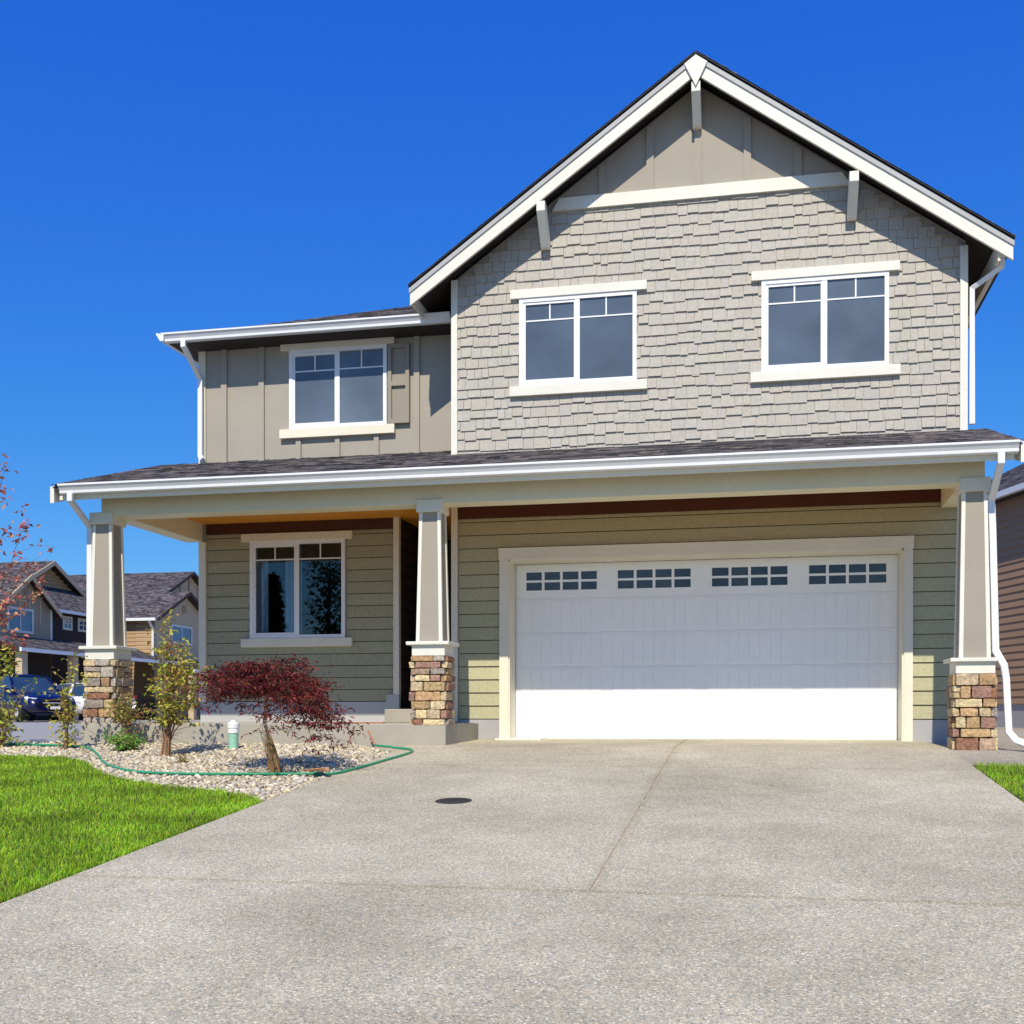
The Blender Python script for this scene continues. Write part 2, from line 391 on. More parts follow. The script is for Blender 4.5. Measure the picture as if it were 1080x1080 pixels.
# pebbles of the planting bed
def rounded_pebble(n=1):
    import bmesh
    bm = bmesh.new(); bmesh.ops.create_icosphere(bm, subdivisions=n, radius=1)
    v = np.array([q.co[:] for q in bm.verts]); f = np.array([[q.index for q in p.verts] for p in bm.faces]); bm.free()
    return v, f
PV2, PF2 = rounded_pebble(2)
PV, PF = rounded_pebble(1)
def pebbles():
    pos = []
    def ok(x, y): return lawn_y(x)-.02 < y < bed_hi(x) and x < DL+.02
    grid = {}
    want = 8600; tries = 0
    while len(pos) < want and tries < 110000:
        tries += 1
        x, y = random.uniform(-10.6, DL+.02), random.uniform(8.9, 13.1)
        if not ok(x, y): continue
        if y > 11.3 and random.random() < .12: continue
        r = random.choice((.015, .018, .022, .026, .033))*random.uniform(.85, 1.2)
        k = (int(x/.05), int(y/.05)); good = True
        for a in (-1, 0, 1):
            for b in (-1, 0, 1):
                for (u, v, q) in grid.get((k[0]+a, k[1]+b), ()):
                    if (u-x)**2+(v-y)**2 < (.72*(q+r))**2: good = False
        if not good: continue
        grid.setdefault(k, []).append((x, y, r)); pos.append((x, y, r))
    n = len(pos); P = np.array(pos); nv = len(PV)
    sc = np.stack([P[:, 2]*rng.uniform(.9, 1.45, n), P[:, 2]*rng.uniform(.8, 1.1, n), P[:, 2]*rng.uniform(.5, .8, n)], 1)
    V = PV[None]*sc[:, None, :]
    V *= 1+.16*np.sin(PV[None]@rng.normal(0, 1.6, (n, 3, 1))+rng.uniform(0, 6, (n, 1, 1)))
    a = rng.uniform(0, 2*np.pi, n); ca, sa = np.cos(a)[:, None], np.sin(a)[:, None]
    tl = rng.normal(0, .25, n)[:, None]
    X = V[..., 0]*ca-V[..., 1]*sa; Y = V[..., 0]*sa+V[..., 1]*ca; Z = V[..., 2]+X*tl
    V = np.stack([X+P[:, :1], Y+P[:, 1:2], Z+(np.array([gz(q) for q in P[:, 1]])+P[:, 2]*.42)[:, None]], 2)
    pal = np.array([[.58, .50, .34], [.64, .56, .41], [.50, .42, .28], [.42, .37, .29], [.62, .52, .33], [.68, .62, .50], [.33, .27, .19], [.46, .42, .36]])
    c = pal[rng.integers(0, len(pal), n)]*rng.uniform(.85, 1.12, (n, 1))
    C = np.repeat(c[:, None, :], nv, 1)
    F = (PF[None]+(np.arange(n)*nv)[:, None, None]).reshape(-1, 3)
    return struct(link_mesh('river_pebbles', V.reshape(-1, 3), F, M['pebble'], None, C.reshape(-1, 3), smooth=True), 'stuff')
pebbles()

# ------------------------------------------------------------------ the house
H = thing('house', 'large taupe two-storey house with white trim, stone-based columns and wide garage', 'house', (0, 0, 0))
YU, YP, YD = 14.55, 15.25, 14.93
XL, XR = -3.985, 2.51            # gabled block
XC = -.745; ZAP = 8.52; SL = .702; HS = 3.69
YRK = 14.17
def roof_top(x): return ZAP-SL*abs(x-XC)
W = []   # holes in the gabled wall (x0,x1,z0,z1)
w1 = (-3.06, -1.516); w2 = (.054, 1.591); wz = (4.637, 5.79)
# wall core pieces (behind the cladding)
def core():
    m = MB()
    # garage storey: left, right, above door
    m.box(XL+.02, -3.22, YU+.02, YU+.42, .03, 3.0).box(1.79, XR-.02, YU+.02, YU+.42, .03, 3.0)
    m.box(-3.22, 1.79, YU+.02, YU+.42, 2.42, 3.0)
    m.box(XL+.02, XL+.2, YU+.42, 22, 0, 3.0).box(XR-.2, XR-.02, YU+.42, 22, 0, 3.0).box(XL+.2, XR-.2, 21.8, 22, 0, 3.0)
    # upper storey with gable
    zt = roof_top(XL+.02)-.16
    m.prism([(XL+.02, 3.0), (XR-.02, 3.0), (XR-.02, zt), (XC, ZAP-.16), (XL+.02, zt)], 'y', YU+.02, 22)
    m.build('wall', M['taupe'], H)
    k = MB()   # left wing
    k.box(-7.98, XL+.02, YP+.02, 22, 3.3, 5.72)
    k.box(-7.98, -7.20, YP+.02, YP+.15, .2, 3.3).box(-5.735, -4.95, YP+.02, YP+.15, .2, 3.3)
    k.box(-7.20, -5.735, YP+.02, YP+.15, .2, 1.42).box(-7.20, -5.735, YP+.02, YP+.15, 2.84, 3.3)
    k.box(-7.98, -7.85, YP+.15, 22, .2, 3.3).box(-7.85, XL+.02, 21.8, 22, .2, 3.3)
    k.build('wall', M['batten'], H)
core()
# room behind the porch window
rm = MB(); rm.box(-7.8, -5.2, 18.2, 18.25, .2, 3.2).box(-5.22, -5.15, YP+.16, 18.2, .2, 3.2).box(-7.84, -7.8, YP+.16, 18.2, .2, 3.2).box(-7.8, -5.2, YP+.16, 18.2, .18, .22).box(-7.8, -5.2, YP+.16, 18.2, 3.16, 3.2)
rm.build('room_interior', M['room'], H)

# lap siding
def lap(name, colr, parent, x0, x1, z0, z1, y, ex, holes=(), axis='x', thick=.021, flip=1, gap=.010):
    m = MB(); brk = sorted({z0, z1}|{h[2] for h in holes}|{h[3] for h in holes})
    z = z0
    while z < z1-1e-4:
        zt = min(z+ex, z1)
        cuts = [z]+[b for b in brk if z+1e-4 < b < zt-1e-4]+[zt]
        bc = tuple(np.array(colr)*random.uniform(.95, 1.04))
        for a, b in zip(cuts, cuts[1:]):
            mid = (a+b)/2; segs = [(x0, x1)]
            for h in holes:
                if h[2] < mid < h[3]:
                    ns = []
                    for s in segs:
                        if h[1] <= s[0] or h[0] >= s[1]: ns.append(s); continue
                        if s[0] < h[0]: ns.append((s[0], h[0]))
                        if s[1] > h[1]: ns.append((h[1], s[1]))
                    segs = ns
            oa = thick-(thick-.003)*(a-z)/ex; ob = thick-(thick-.003)*(b-z)/ex
            for s in segs:
              for part in (0, 1):
                if part and a != z: continue
                a2 = a+gap if (a == z and not part) else a
                pl = [(0, a2), (-flip*oa, a2), (-flip*ob, b), (0, b)] if not part else [(0, a-.002), (-flip*.003, a-.002), (-flip*.003, a+gap+.002), (0, a+gap+.002)]
                cc = bc if not part else tuple(x*.10 for x in bc)  # strip under each lap coloured near-black as its shadow line
                if axis == 'x':
                    m.add([(s[0], y+p, q) for p, q in pl]+[(s[1], y+p, q) for p, q in pl], [(0, 1, 2, 3), (7, 6, 5, 4), (0, 4, 5, 1), (1, 5, 6, 2), (2, 6, 7, 3), (3, 7, 4, 0)], cc)
                else:
                    m.add([(y+p, s[0], q) for p, q in pl]+[(y+p, s[1], q) for p, q in pl], [(0, 1, 2, 3), (7, 6, 5, 4), (0, 4, 5, 1), (1, 5, 6, 2), (2, 6, 7, 3), (3, 7, 4, 0)], cc)
        z += ex
    return m.build(name, M['shingle'], parent, col=True)
SAGE = (.44, .415, .25)
lap('lap_siding', SAGE, H, XL+.1, XR-.02, .27, 3.1, YU+.02, .174, [(-3.23, 1.80, 0, 2.43)])
lap('lap_siding', (.385, .36, .23), H, -7.885, -5.01, .52, 3.12, YP+.02, .170, [(-7.215, -5.72, 1.40, 2.86)])
lap('lap_siding', (.05, .032, .025), H, YP+.06, 17.3, .3, 3.12, -4.95, .17, axis='y', flip=-1)   # return wall beside the entry; its deep shade is put into the colour
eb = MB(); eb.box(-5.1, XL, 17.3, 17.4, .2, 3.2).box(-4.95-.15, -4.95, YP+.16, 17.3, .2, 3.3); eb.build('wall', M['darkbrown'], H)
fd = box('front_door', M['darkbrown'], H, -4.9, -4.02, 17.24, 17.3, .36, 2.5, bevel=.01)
box('doorbell', M['metal'], H, -4.93, -4.915, 16.3, 16.34, 1.50, 1.58)
M['shade_band'] = paint('painted_porch_shade', (.085, .025, .012), .2, .6, .3, (.5, 8, 8))  # shade under the porch ceiling, put into a dark red-brown band
box('porch_shade_band', M['shade_band'], H, XL+.09, XR-.03, YU-.012, YU+.02, 2.93, 3.1)
box('porch_shade_band', M['shade_band'], H, -7.885, -5.025, YP-.012, YP+.02, 2.96, 3.115)
box('foundation', M['foundation'], H, XL+.03, -3.33, YU+.006, YU+.1, -.1, .268)
box('foundation', M['foundation'], H, 1.88, XR-.03, YU+.006, YU+.1, -.1, .268)
M['skirt'] = paint('painted_foundation', (.46, .46, .45), .06, .7)
box('skirt_board', M['skirt'], H, -7.98, -5.03, YP-.012, YP+.1, .20, .518)
# board and batten: wing
MB().box(-7.885, XL, YP, YP+.02, 3.3, 5.72).build('panel_siding', M['batten'], H)
for a, b, z0, z1 in ((-7.639, -7.55, 3.9, 5.7), (-7.053, -6.969, 3.9, 5.7), (-6.481, -6.405, 3.9, 4.30), (-5.887, -5.815, 3.9, 4.30), (-5.305, -5.232, 3.9, 4.30), (-4.717, -4.635, 3.9, 5.7)):
    box('batten', M['batten'], H, a, b, YP-.034, YP, z0, z1)
# board and batten: gable top
zb0, zb1 = 6.896, 7.055
gx = (ZAP-.17-zb1)/SL
MB().prism([(XC-gx, zb1-.02), (XC+gx, zb1-.02), (XC, ZAP-.18)], 'y', YU, YU+.02).build('panel_siding', M['batten'], H)
for a, b in ((-2.005, -1.918), (-1.391, -1.299), (-.781, -.69), (-.166, -.077), (.454, .545)):
    zc = min(roof_top(a), roof_top(b))-.2
    box('batten', M['batten'], H, a, b, YU-.034, YU, zb1-.01, zc)
gb = (ZAP-.22-zb1)/SL
MB().prism([(XC-gb-.1, zb0), (XC+gb+.1, zb0), (XC+gb, zb1), (XC-gb, zb1)], 'y', YU-.04, YU+.01).build('band_board', M['white'], H)

# individual wall shingles with staggered butts
def shingles():
    m = MB(); ex = .1375; z = 3.70; row = 0
    holes = [(w1[0]-.0, w1[1]+.0, wz[0], wz[1]), (w2[0], w2[1], wz[0], wz[1])]
    while z < zb0-.005:
        x = XL+.07-random.uniform(0, .12)
        while x < XR-.07:
            w = random.choice((.10, .13, .15, .17, .19, .21))*random.uniform(.92, 1.08)
            a, b = max(x+.0025, XL+.07), min(x+w-.0025, XR-.07); x += w
            if b-a < .02: continue
            dz = random.choice((0, 0, .008, .018, .028))
            zb = z-.012+dz; zt = min(z+ex+.03, zb0+.02)
            skip = False
            for h in holes:
                if a < h[1] and b > h[0] and zb < h[3] and zt > h[2]:
                    if zb >= h[2]-.02 and z+ex <= h[3]+.02:
                        if a >= h[0]-.01 and b <= h[1]+.01: skip = True
                        elif a < h[0]: b = h[0]
                        else: a = h[1]
                    elif zb < h[2]: zt = min(zt, h[2])
                    else: zb = max(zb, h[3])
            if skip or b-a < .02 or zt-zb < .02: continue
            lim = min(roof_top(a), roof_top(b))-.17
            if zb > lim-.01: continue
            zt = min(zt, lim)
            th = .025+random.uniform(-.003, .005); tt = .003
            c = np.array(TAUPE)*random.uniform(.965, 1.025)*np.array([1, random.uniform(.99, 1.01), random.uniform(.97, 1.03)])
            y = YU+.02
            m.add([(a, y, zb), (b, y, zb), (b, y-th, zb), (a, y-th, zb), (a, y, zt), (b, y, zt), (b, y-tt, zt), (a, y-tt, zt)],
                  [(0, 1, 2, 3), (7, 6, 5, 4), (3, 2, 6, 7), (0, 3, 7, 4), (1, 5, 6, 2)], tuple(c))
        z += ex; row += 1
    return m.build('shingle_siding', M['shingle'], H, col=True)
shingles()

# corner boards
def cboard(x0, x1, y0, y1, z0, z1, mat='white'): return box('corner_board', M[mat], H, x0, x1, y0, y1, z0, z1, bevel=.004)
cboard(XL, XL+.085, YU-.025, YU+.06, 3.72, roof_top(XL+.085)-.2)
cboard(XR-.09, XR, YU-.025, YU+.06, 3.72, roof_top(XR)-.2)
cboard(XL, XL+.085, YU-.025, YU+.09, .23, 3.1, 'cream')
cboard(-8.0, -7.89, YP-.02, YP+.09, 3.3, 5.66, 'cream')
cboard(-8.0, -7.89, YP-.025, YP+.09, .52, 2.86, 'cream')
cboard(-5.02, -4.935, YP-.03, YP+.06, .56, 3.12, 'cream')
box('corner_plinth', M['skirt'], H, -5.12, -4.93, YP-.045, YP+.03, .22, .62)

# windows ------------------------------------------------------------
def window(y, x0, x1, z0, z1, hd, sl, glass, trim, grz, sash_left=True, room=False):
    """y = wall face; vinyl frame sits just inside the trim, panes set back"""
    fw = .052; xm = (x0+x1)/2
    f = MB()
    yf, yb = y-.028, y+.05
    f.box(x0, x0+fw, yf, yb, z0, z1).box(x1-fw, x1, yf, yb, z0, z1).box(x0+fw, x1-fw, yf, yb, z0, z0+fw).box(x0+fw, x1-fw, yf, yb, z1-fw, z1)
    f.box(xm-.032, xm+.032, yf+.004, yb, z0+fw, z1-fw)
    # sliding sash frame on the left, set back
    s = .034
    a, b, c, d = x0+fw, xm-.032, z0+fw, z1-fw
    f.box(a, a+s, yf+.012, yb, c, d).box(b-s*.4, b, yf+.012, yb, c, d).box(a+s, b-s*.4, yf+.012, yb, c, c+s).box(a+s, b-s*.4, yf+.012, yb, d-s, d)
    fr = f.build('window', M['vinyl'], H)
    for k, (p, q, yy) in enumerate(((a+s-.004, b-s*.4+.004, y+.004), (xm+.03, x1-fw+.002, y-.006))):
        box('pane', glass, fr, p, q, yy, yy+.006, z0+fw-.002, z1-fw+.002)
        g = MB(); mid = (p+q)/2
        g.box(p, q, yy-.008, yy-.001, grz-.009, grz+.009).box(mid-.009, mid+.009, yy-.008, yy-.001, grz+.008, z1-fw)
        g.build('grille', M['vinyl'], fr)
    box('window_header', M[trim], fr, hd[0], hd[1], y-.045, y+.02, hd[2], hd[3], bevel=.004)
    box('window_sill', M[trim], fr, sl[0], sl[1], y-.055, y+.02, sl[2], sl[3], bevel=.004)
    sf = MB()    # side casing: thin, the vinyl flange shows white
    return fr
window(YU, w1[0], w1[1], 4.637, 5.789, (-3.177, -1.385, 5.789, 5.905), (-3.185, -1.378, 4.511, 4.637), M['glass_up'], 'white', 5.495)
window(YU, w2[0], w2[1], 4.637, 5.789, (-.071, 1.718, 5.789, 5.905), (-.08, 1.725, 4.511, 4.637), M['glass_up'], 'white', 5.495)
window(YP-.02, -6.575, -5.11, 4.423, 5.551, (-6.702, -4.997, 5.551, 5.67), (-6.715, -4.99, 4.296, 4.423), M['glass_up'], 'cream', 5.25)
window(YP, -7.195, -5.742, 1.431, 2.837, (-7.324, -5.63, 2.837, 2.949), (-7.324, -5.63, 1.309, 1.431), M['glass_clear'], 'cream', 2.57)
# curtains in the room behind the porch window
def curtain(x0, x1):
    n = 26; v = []; 
    for i in range(n+1):
        t = i/n; x = x0+(x1-x0)*t; y = 15.47+.03*math.sin(t*21)
        v += [(x, y, .9), (x, y, 2.62)]
    f = [(2*i, 2*i+2, 2*i+3, 2*i+1) for i in range(n)]
    return link_mesh('curtain', v, f, M['curtain'], H)
curtain(-7.45, -7.03); curtain(-6.75, -6.50)

# shutter
sh = MB(); x0, x1, z0, z1 = -5.09, -4.775, 4.43, 5.545
sh.box(x0, x0+.055, YP-.065, YP-.01, z0, z1).box(x1-.055, x1, YP-.065, YP-.01, z0, z1)
sh.box(x0+.055, x1-.055, YP-.065, YP-.01, z0, z0+.07).box(x0+.055, x1-.055, YP-.065, YP-.01, z1-.06, z1).box(x0+.055, x1-.055, YP-.065, YP-.01, 4.955, 5.02)
sh.box(x0+.055, x1-.055, YP-.028, YP-.01, z0+.07, 4.955).box(x0+.055, x1-.055, YP-.028, YP-.01, 5.02, z1-.06)
sh.build('shutter', M['shutter'], H)

# garage door and its casing -------------------------------------------
tr = MB()
tr.box(-3.326, -3.206, YU-.03, YU+.02, -.04, 2.380).box(1.775, 1.878, YU-.03, YU+.02, -.04, 2.380)
tr.box(-3.335, 1.887, YU-.036, YU+.02, 2.380, 2.504)
tr.box(-3.335, 1.887, YU-.055, YU+.02, 2.504, 2.525)
tr.build('garage_trim', M['cream'], H)
jb = MB(); jb.box(-3.206, -3.19, YU-.01, YD-.02, -.03, 2.375).box(1.75, 1.775, YU-.01, YD-.02, -.03, 2.375).box(-3.206, 1.775, YU-.01, YD-.02, 2.36, 2.38)
jb.build('garage_jamb', M['cream'], H)
GD = bpy.data.objects.new('garage_door', None); COL.objects.link(GD); GD.parent = H
DX0, DX1 = -3.19, 1.75
zs = [0.012, .515, .978, 1.435, 1.892, 2.36]
zs = [0.012, .52, .978, 1.435, 1.892, 2.358]
groups = [(-3.047, -2.087), (-1.808, -.848), (-.573, .388), (.657, 1.608)]
def panes_for(g):
    w = (g[1]-g[0]-3*.035)/4; h = (2.25-2.005-.03)/2
    return [(g[0]+i*(w+.035), g[0]+i*(w+.035)+w, 2.005+j*(h+.03), 2.005+j*(h+.03)+h) for i in range(4) for j in range(2)]
for i in range(5):
    za, zb = zs[i]+.0008, zs[i+1]-.0008
    m = MB(); yF = YD
    if i < 4:
        m.box(DX0, DX1, yF, yF+.04, za, zb)
        # stamped carriage-house boards: raised stiles between grooves
        for g in groups:
            n = 8; bw = (g[1]-g[0]+.12)/n
            for q in range(n):
                a = g[0]-.06+q*bw
                m.box(a+.004, a+bw-.004, yF-.0045, yF, za+(.07 if i in (0, 1) else .03), zb-(.07 if i == 0 else .03))
        o = m.build('door_panel', M['garage'], GD, bevel=.002)
    else:
        xs_ = [DX0]; 
        m.box(DX0, DX1, yF, yF+.04, za, 2.005).box(DX0, DX1, yF, yF+.04, 2.25, zb)
        ex = [DX0]+[e for g in groups for e in g]+[DX1]
        for a, b in zip(ex[0::2], ex[1::2]): m.box(a, b, yF, yF+.04, 2.005, 2.25)
        for g in groups:
            w = (g[1]-g[0]-3*.035)/4; h = (2.25-2.005-.03)/2
            for q in range(3): m.box(g[0]+w+q*(w+.035), g[0]+(q+1)*(w+.035), yF+.002, yF+.03, 2.005, 2.25)
            m.box(g[0], g[1], yF+.004, yF+.028, 2.005+h, 2.005+h+.03)
        o = m.build('door_panel', M['garage'], GD)
        for g in groups:
            for p in panes_for(g): box('pane', M['glass_door'], o, p[0]-.003, p[1]+.003, yF+.016, yF+.022, p[2]-.003, p[3]+.003)
box('door_seal', M['black'], GD, DX0, DX1, YD+.005, YD+.035, -.03, .013)
for x in (-1.9, .35): MB().lathe(x, YU+.2, [(.05, 2.352), (.055, 2.359), (.0, 2.3595)], 16).build('soffit_light', M['vinyl'], H)

# porch structure -------------------------------------------------------
SX = -3.62
MB().box(-8.435, SX, 12.947, YP+.05, -.25, .225).build('porch_slab', M['slab'], H, bevel=.012)
MB().box(SX-1.32, SX-.36, 14.6, 17.2, .225, .41).build('porch_step', M['slab'], H, bevel=.01)
box('garage_apron', M['white'], H, -3.36, -2.75, 14.40, 14.93, -.03, .022)
BZ0, BZ1 = 2.855, 3.2
box('beam', M['beam'], H, -8.194, 2.43, 13.035, 13.31, BZ0, BZ1, bevel=.006)
box('beam', M['beam'], H, -8.19, -7.93, 13.312, YP-.03, BZ0, BZ1-.02, bevel=.006)
box('beam', M['beam'], H, 2.2, 2.425, 13.312, YU-.03, BZ0, BZ1-.02, bevel=.006)
cl = MB(); cl.box(-7.93, 2.2, 13.312, YU+.0, 3.115, 3.14).box(-7.93, XL, YU, 17.3, 3.115, 3.14)
cl.build('porch_ceiling', M['cedar'], H)

def column(xc, zg):
    C = bpy.data.objects.new('column', None); COL.objects.link(C); C.parent = H; C.location = (xc, 13.176, 0)
    box('capital', M['cream'], C, -.16, .16, -.169, .169, 2.761, 2.910, bevel=.006)
    zt, zb = 2.761, zg+.975
    wt, wb = .133, .165
    m = MB(); i = .012   # recessed panel core
    m.hexa([(-wb+i, -wb+i, zb), (wb-i, -wb+i, zb), (wb-i, wb-i, zb), (-wb+i, wb-i, zb), (-wt+i, -wt+i, zt), (wt-i, -wt+i, zt), (wt-i, wt-i, zt), (-wt+i, wt-i, zt)])
    m.build('shaft', M['taupe'], C)
    c = MB(); b = .045
    for sx in (-1, 1):
        for sy in (-1, 1):
            def q(w, z, e):
                x0, x1 = sx*w, sx*(w-e); y0, y1 = sy*w, sy*(w-e)
                p = [(x0, y0, z), (x1, y0, z), (x1, y1, z), (x0, y1, z)]
                return p if sx*sy > 0 else p[::-1]
            c.hexa(q(wb, zb, b)+q(wt, zt, b*.92))
    c.build('corner_trim', M['white'], C, bevel=.003)
    box('ledge', M['white'], C, -.265, .265, -.25, .25, zb-.042, zb, bevel=.008)
    box('plinth', M['white'], C, -.203, .203, -.206, .206, zg+.805, zb-.042, bevel=.005)
    # ledge-stone veneer: separate rounded stones around a mortar core
    st = MB(); w = .182; z0, z1 = zg-.03, zg+.806
    st.box(-w, w, -w, w, z0, z1-.002, (.085, .07, .055))
    pal = [(.54, .39, .20), (.60, .46, .26), (.64, .51, .31), (.50, .34, .17), (.40, .25, .14), (.33, .19, .14), (.44, .31, .21), (.60, .46, .30), (.52, .33, .17), (.62, .50, .28), (.34, .28, .23), (.42, .36, .30), (.30, .15, .09), (.38, .22, .16), (.48, .42, .34)]
    rnd = random.Random(int(xc*100)+5)
    def stone(c, half):
        col = np.array(rnd.choice(pal))*rnd.uniform(.85, 1.15); k = 7
        vs = []; off = rnd.uniform(0, 99)
        P = {}
        vv = []; ff = []
        r = min(half)*.24
        for ax in range(3):
            for s in (-1, 1):
                base = len(vv)
                for a in range(k):
                    for b in range(k):
                        p = [0, 0, 0]; p[ax] = s; p[(ax+1) % 3] = 2*a/(k-1)-1; p[(ax+2) % 3] = 2*b/(k-1)-1
                        q = Vector((p[0]*half[0], p[1]*half[1], p[2]*half[2]))
                        inner = Vector([max(-h+r, min(h-r, t)) for h, t in zip(half, q)])
                        d = q-inner
                        if d.length > 1e-6: q = inner+d.normalized()*r
                        nn = mnoise.noise_vector((q+Vector((off, 0, 0)))*22)*.7+mnoise.noise_vector((q+Vector((off, 9, 0)))*9)*.6
                        q = q+nn*.010
                        vv.append(Vector(c)+q)
                for a in range(k-1):
                    for b in range(k-1):
                        i0 = base+a*k+b; fc = (i0, i0+k, i0+k+1, i0+1)
                        ff.append(fc if s > 0 else fc[::-1])
        st.add(vv, ff, tuple(col))
    z = z0
    row = 0
    while z < z1-.03:
        h = rnd.choice((.08, .10, .115, .125, .14))
        if z+h > z1-.05: h = z1-z
        for side in range(4):
            L = .21; wrap = (side+row) % 2 == 0
            a, e = (-L, L) if wrap else (-L+.05, L-.05)
            while a < e-.01:
                ww = rnd.choice((.11, .15, .19, .24, .28))
                if e-(a+ww) < .08: ww = e-a
                subs = [(z, h)]
                if h > .115 and rnd.random() < .3: subs = [(z, h*.5), (z+h*.5, h*.5)]
                for zz, hh in subs:
                    dp = .192+rnd.uniform(-.004, .014); t = a+ww/2
                    half = (ww/2-.0055, .034, hh/2-.0055)
                    if side in (0, 2):
                        stone((t, (-1 if side == 0 else 1)*dp, zz+hh/2), half)
                    else:
                        stone(((1 if side == 1 else -1)*dp, t, zz+hh/2), (half[1], half[0], half[2]))
                a += ww
        z += h; row += 1
    st.build('stone_base', M['stone'], C, col=True, smooth=True)
for xc, zg in ((-8.186, .23), (-3.843, .23), (2.326, -.03)): column(xc, zg)

# roofs -----------------------------------------------------------------
def roof_rows(corner, u, v, nu, ext, mat, name, parent, clip=None):
    """courses of shingles: corner + a*u + b*v, b climbs the slope in steps; ext=(length_u,length_v)"""
    m = MB(); u = Vector(u).normalized(); v = Vector(v).normalized(); n = u.cross(v).normalized()
    if n.z < 0: n = -n
    corner = Vector(corner); lu, lv = ext; ex = .145; b = 0; r = 0
    while b < lv:
        b1 = min(b+ex, lv); a = -random.uniform(0, .2)
        while a < lu:
            w = random.choice((.12, .16, .2, .26, .3)); a0, a1 = max(0, a), min(lu, a+w); a += w
            if a1-a0 < .01: continue
            A0, A1 = a0, a1
            if clip:
                lo, hi = clip((b+b1)/2)
                if hi-lo < .05: continue
                A0, A1 = max(a0, lo), min(a1, hi)
                if A1-A0 < .005: continue
            t = random.choice((.006, .006, .011)); dark = random.choice((.35, .6, .8, 1., 1.3, 1.7))*random.uniform(.85, 1.15)
            c = (.074*dark, .070*dark, .074*dark)
            if random.random() < .2: c = (.14, .12, .115)
            P = lambda aa, bb, h: corner+u*aa+v*bb+n*h
            m.add([P(A0, b, 0), P(A1, b, 0), P(A0, b, t), P(A1, b, t), P(A0, b1, .002), P(A1, b1, .002)], [(0, 1, 3, 2), (2, 3, 5, 4), (0, 2, 4), (1, 5, 3)], c)
        b += ex; r += 1
    return m.build(name, mat, parent, col=True)
def slab_roof(name, p4, th, mat, parent):
    top = [Vector(p) for p in p4]; bot = [p-Vector((0, 0, th)) for p in top]
    return MB().hexa(bot+top).build(name, mat, parent)
# porch roof
s1 = .31; EY, EZ = 12.66, 3.205
rx0, rx1 = -8.60, 2.705
def pr(y): return EZ+s1*(y-EY)
slab_roof('porch_roof', [(rx0, EY, EZ), (rx1, EY, EZ), (rx1, YU+.02, pr(YU+.02)), (rx0, YU+.02, pr(YU+.02))], .09, M['soffit'], H)
slab_roof('porch_roof', [(rx0, YU+.022, pr(YU+.022)), (XL-.002, YU+.022, pr(YU+.022)), (XL-.002, YP+.02, pr(YP+.02)), (rx0, YP+.02, pr(YP+.02))], .09, M['soffit'], H)
k = math.hypot(1, s1)
roof_rows((rx0-.03, EY-.035, EZ-.035*s1+.004), (1, 0, 0), (0, 1, s1), 0, (rx1-rx0+.06, (YU+.02-EY+.03)*k), M['roof'], 'roof_shingles', H)
roof_rows((rx0-.03, YU+.0, pr(YU)+.004), (1, 0, 0), (0, 1, s1), 0, (XL-rx0, (YP-YU)*k), M['roof'], 'roof_shingles', H)
def kgutter(name, x0, x1, yb, zb, h=.12, d=.115):
    pf = [(yb, zb), (yb-.055*d/.115, zb), (yb-.068*d/.115, zb+.012), (yb-.072*d/.115, zb+.045), (yb-.098*d/.115, zb+.085), (yb-d, zb+.1), (yb-d, zb+h), (yb-d+.012, zb+h), (yb-d+.012, zb+h-.02), (yb, zb+h-.03)]
    return MB().prism(pf, 'x', x0, x1).build(name, M['gutter'], H)
kgutter('gutter', -8.515, 2.69, 12.70, 3.078, .122)
MB().box(-8.56, 2.66, 12.702, 12.73, 3.02, 3.155).build('fascia_board', M['cream'], H)
def rake(x0, x1, y0, y1, zf, hh):
    m = MB(); m.prism([(y0, zf(y0)-hh), (y1, zf(y1)-hh), (y1, zf(y1)), (y0, zf(y0))], 'x', x0, x1)
    return m.build('rake_board', M['white'], H)
rake(-8.665, -8.61, 12.66, YP+.1, lambda y: pr(y)-.02, .205); rake(2.715, 2.77, 12.66, YU+.1, lambda y: pr(y)-.02, .205)
# triangle of wall over the porch's end beams
MB().prism([(13.32, 3.19), (YP, 3.19), (YP, pr(YP)-.1), (13.32, pr(13.32)-.1)], 'x', -8.15, -8.05).build('panel_siding', M['taupe'], H)
MB().prism([(13.32, 3.19), (YU, 3.19), (YU, pr(YU)-.1), (13.32, pr(13.32)-.1)], 'x', 2.3, 2.4).build('panel_siding', M['taupe'], H)

# wing hip roof
s2 = .44; gy = 14.80; gzz = 5.73; hx = -8.25
def hipz(t): return gzz+s2*t
XE = -4.05
hp = MB(); tmax = 3.85
hp.add([(hx, gy, gzz), (XE, gy, gzz), (XE, gy+tmax, hipz(tmax)), (hx+tmax, gy+tmax, hipz(tmax))], [(0, 1, 2, 3)])
hp.add([(hx, gy, gzz), (hx+tmax, gy+tmax, hipz(tmax)), (hx+tmax, 22.4-tmax, hipz(tmax)), (hx, 22.4, gzz)], [(0, 1, 2, 3)])
hp.add([(hx, gy, gzz-.09), (XE, gy, gzz-.09), (XE, 22.4, gzz-.09), (hx, 22.4, gzz-.09)], [(3, 2, 1, 0)])
hp.add([(hx, gy, gzz-.09), (XE, gy, gzz-.09), (XE, gy, gzz), (hx, gy, gzz)], [(0, 1, 2, 3)])
hp.add([(hx, 22.4, gzz-.09), (hx, gy, gzz-.09), (hx, gy, gzz), (hx, 22.4, gzz)], [(0, 1, 2, 3)])
hp.build('hip_roof', M['soffit'], H)
k2 = math.hypot(1, s2)
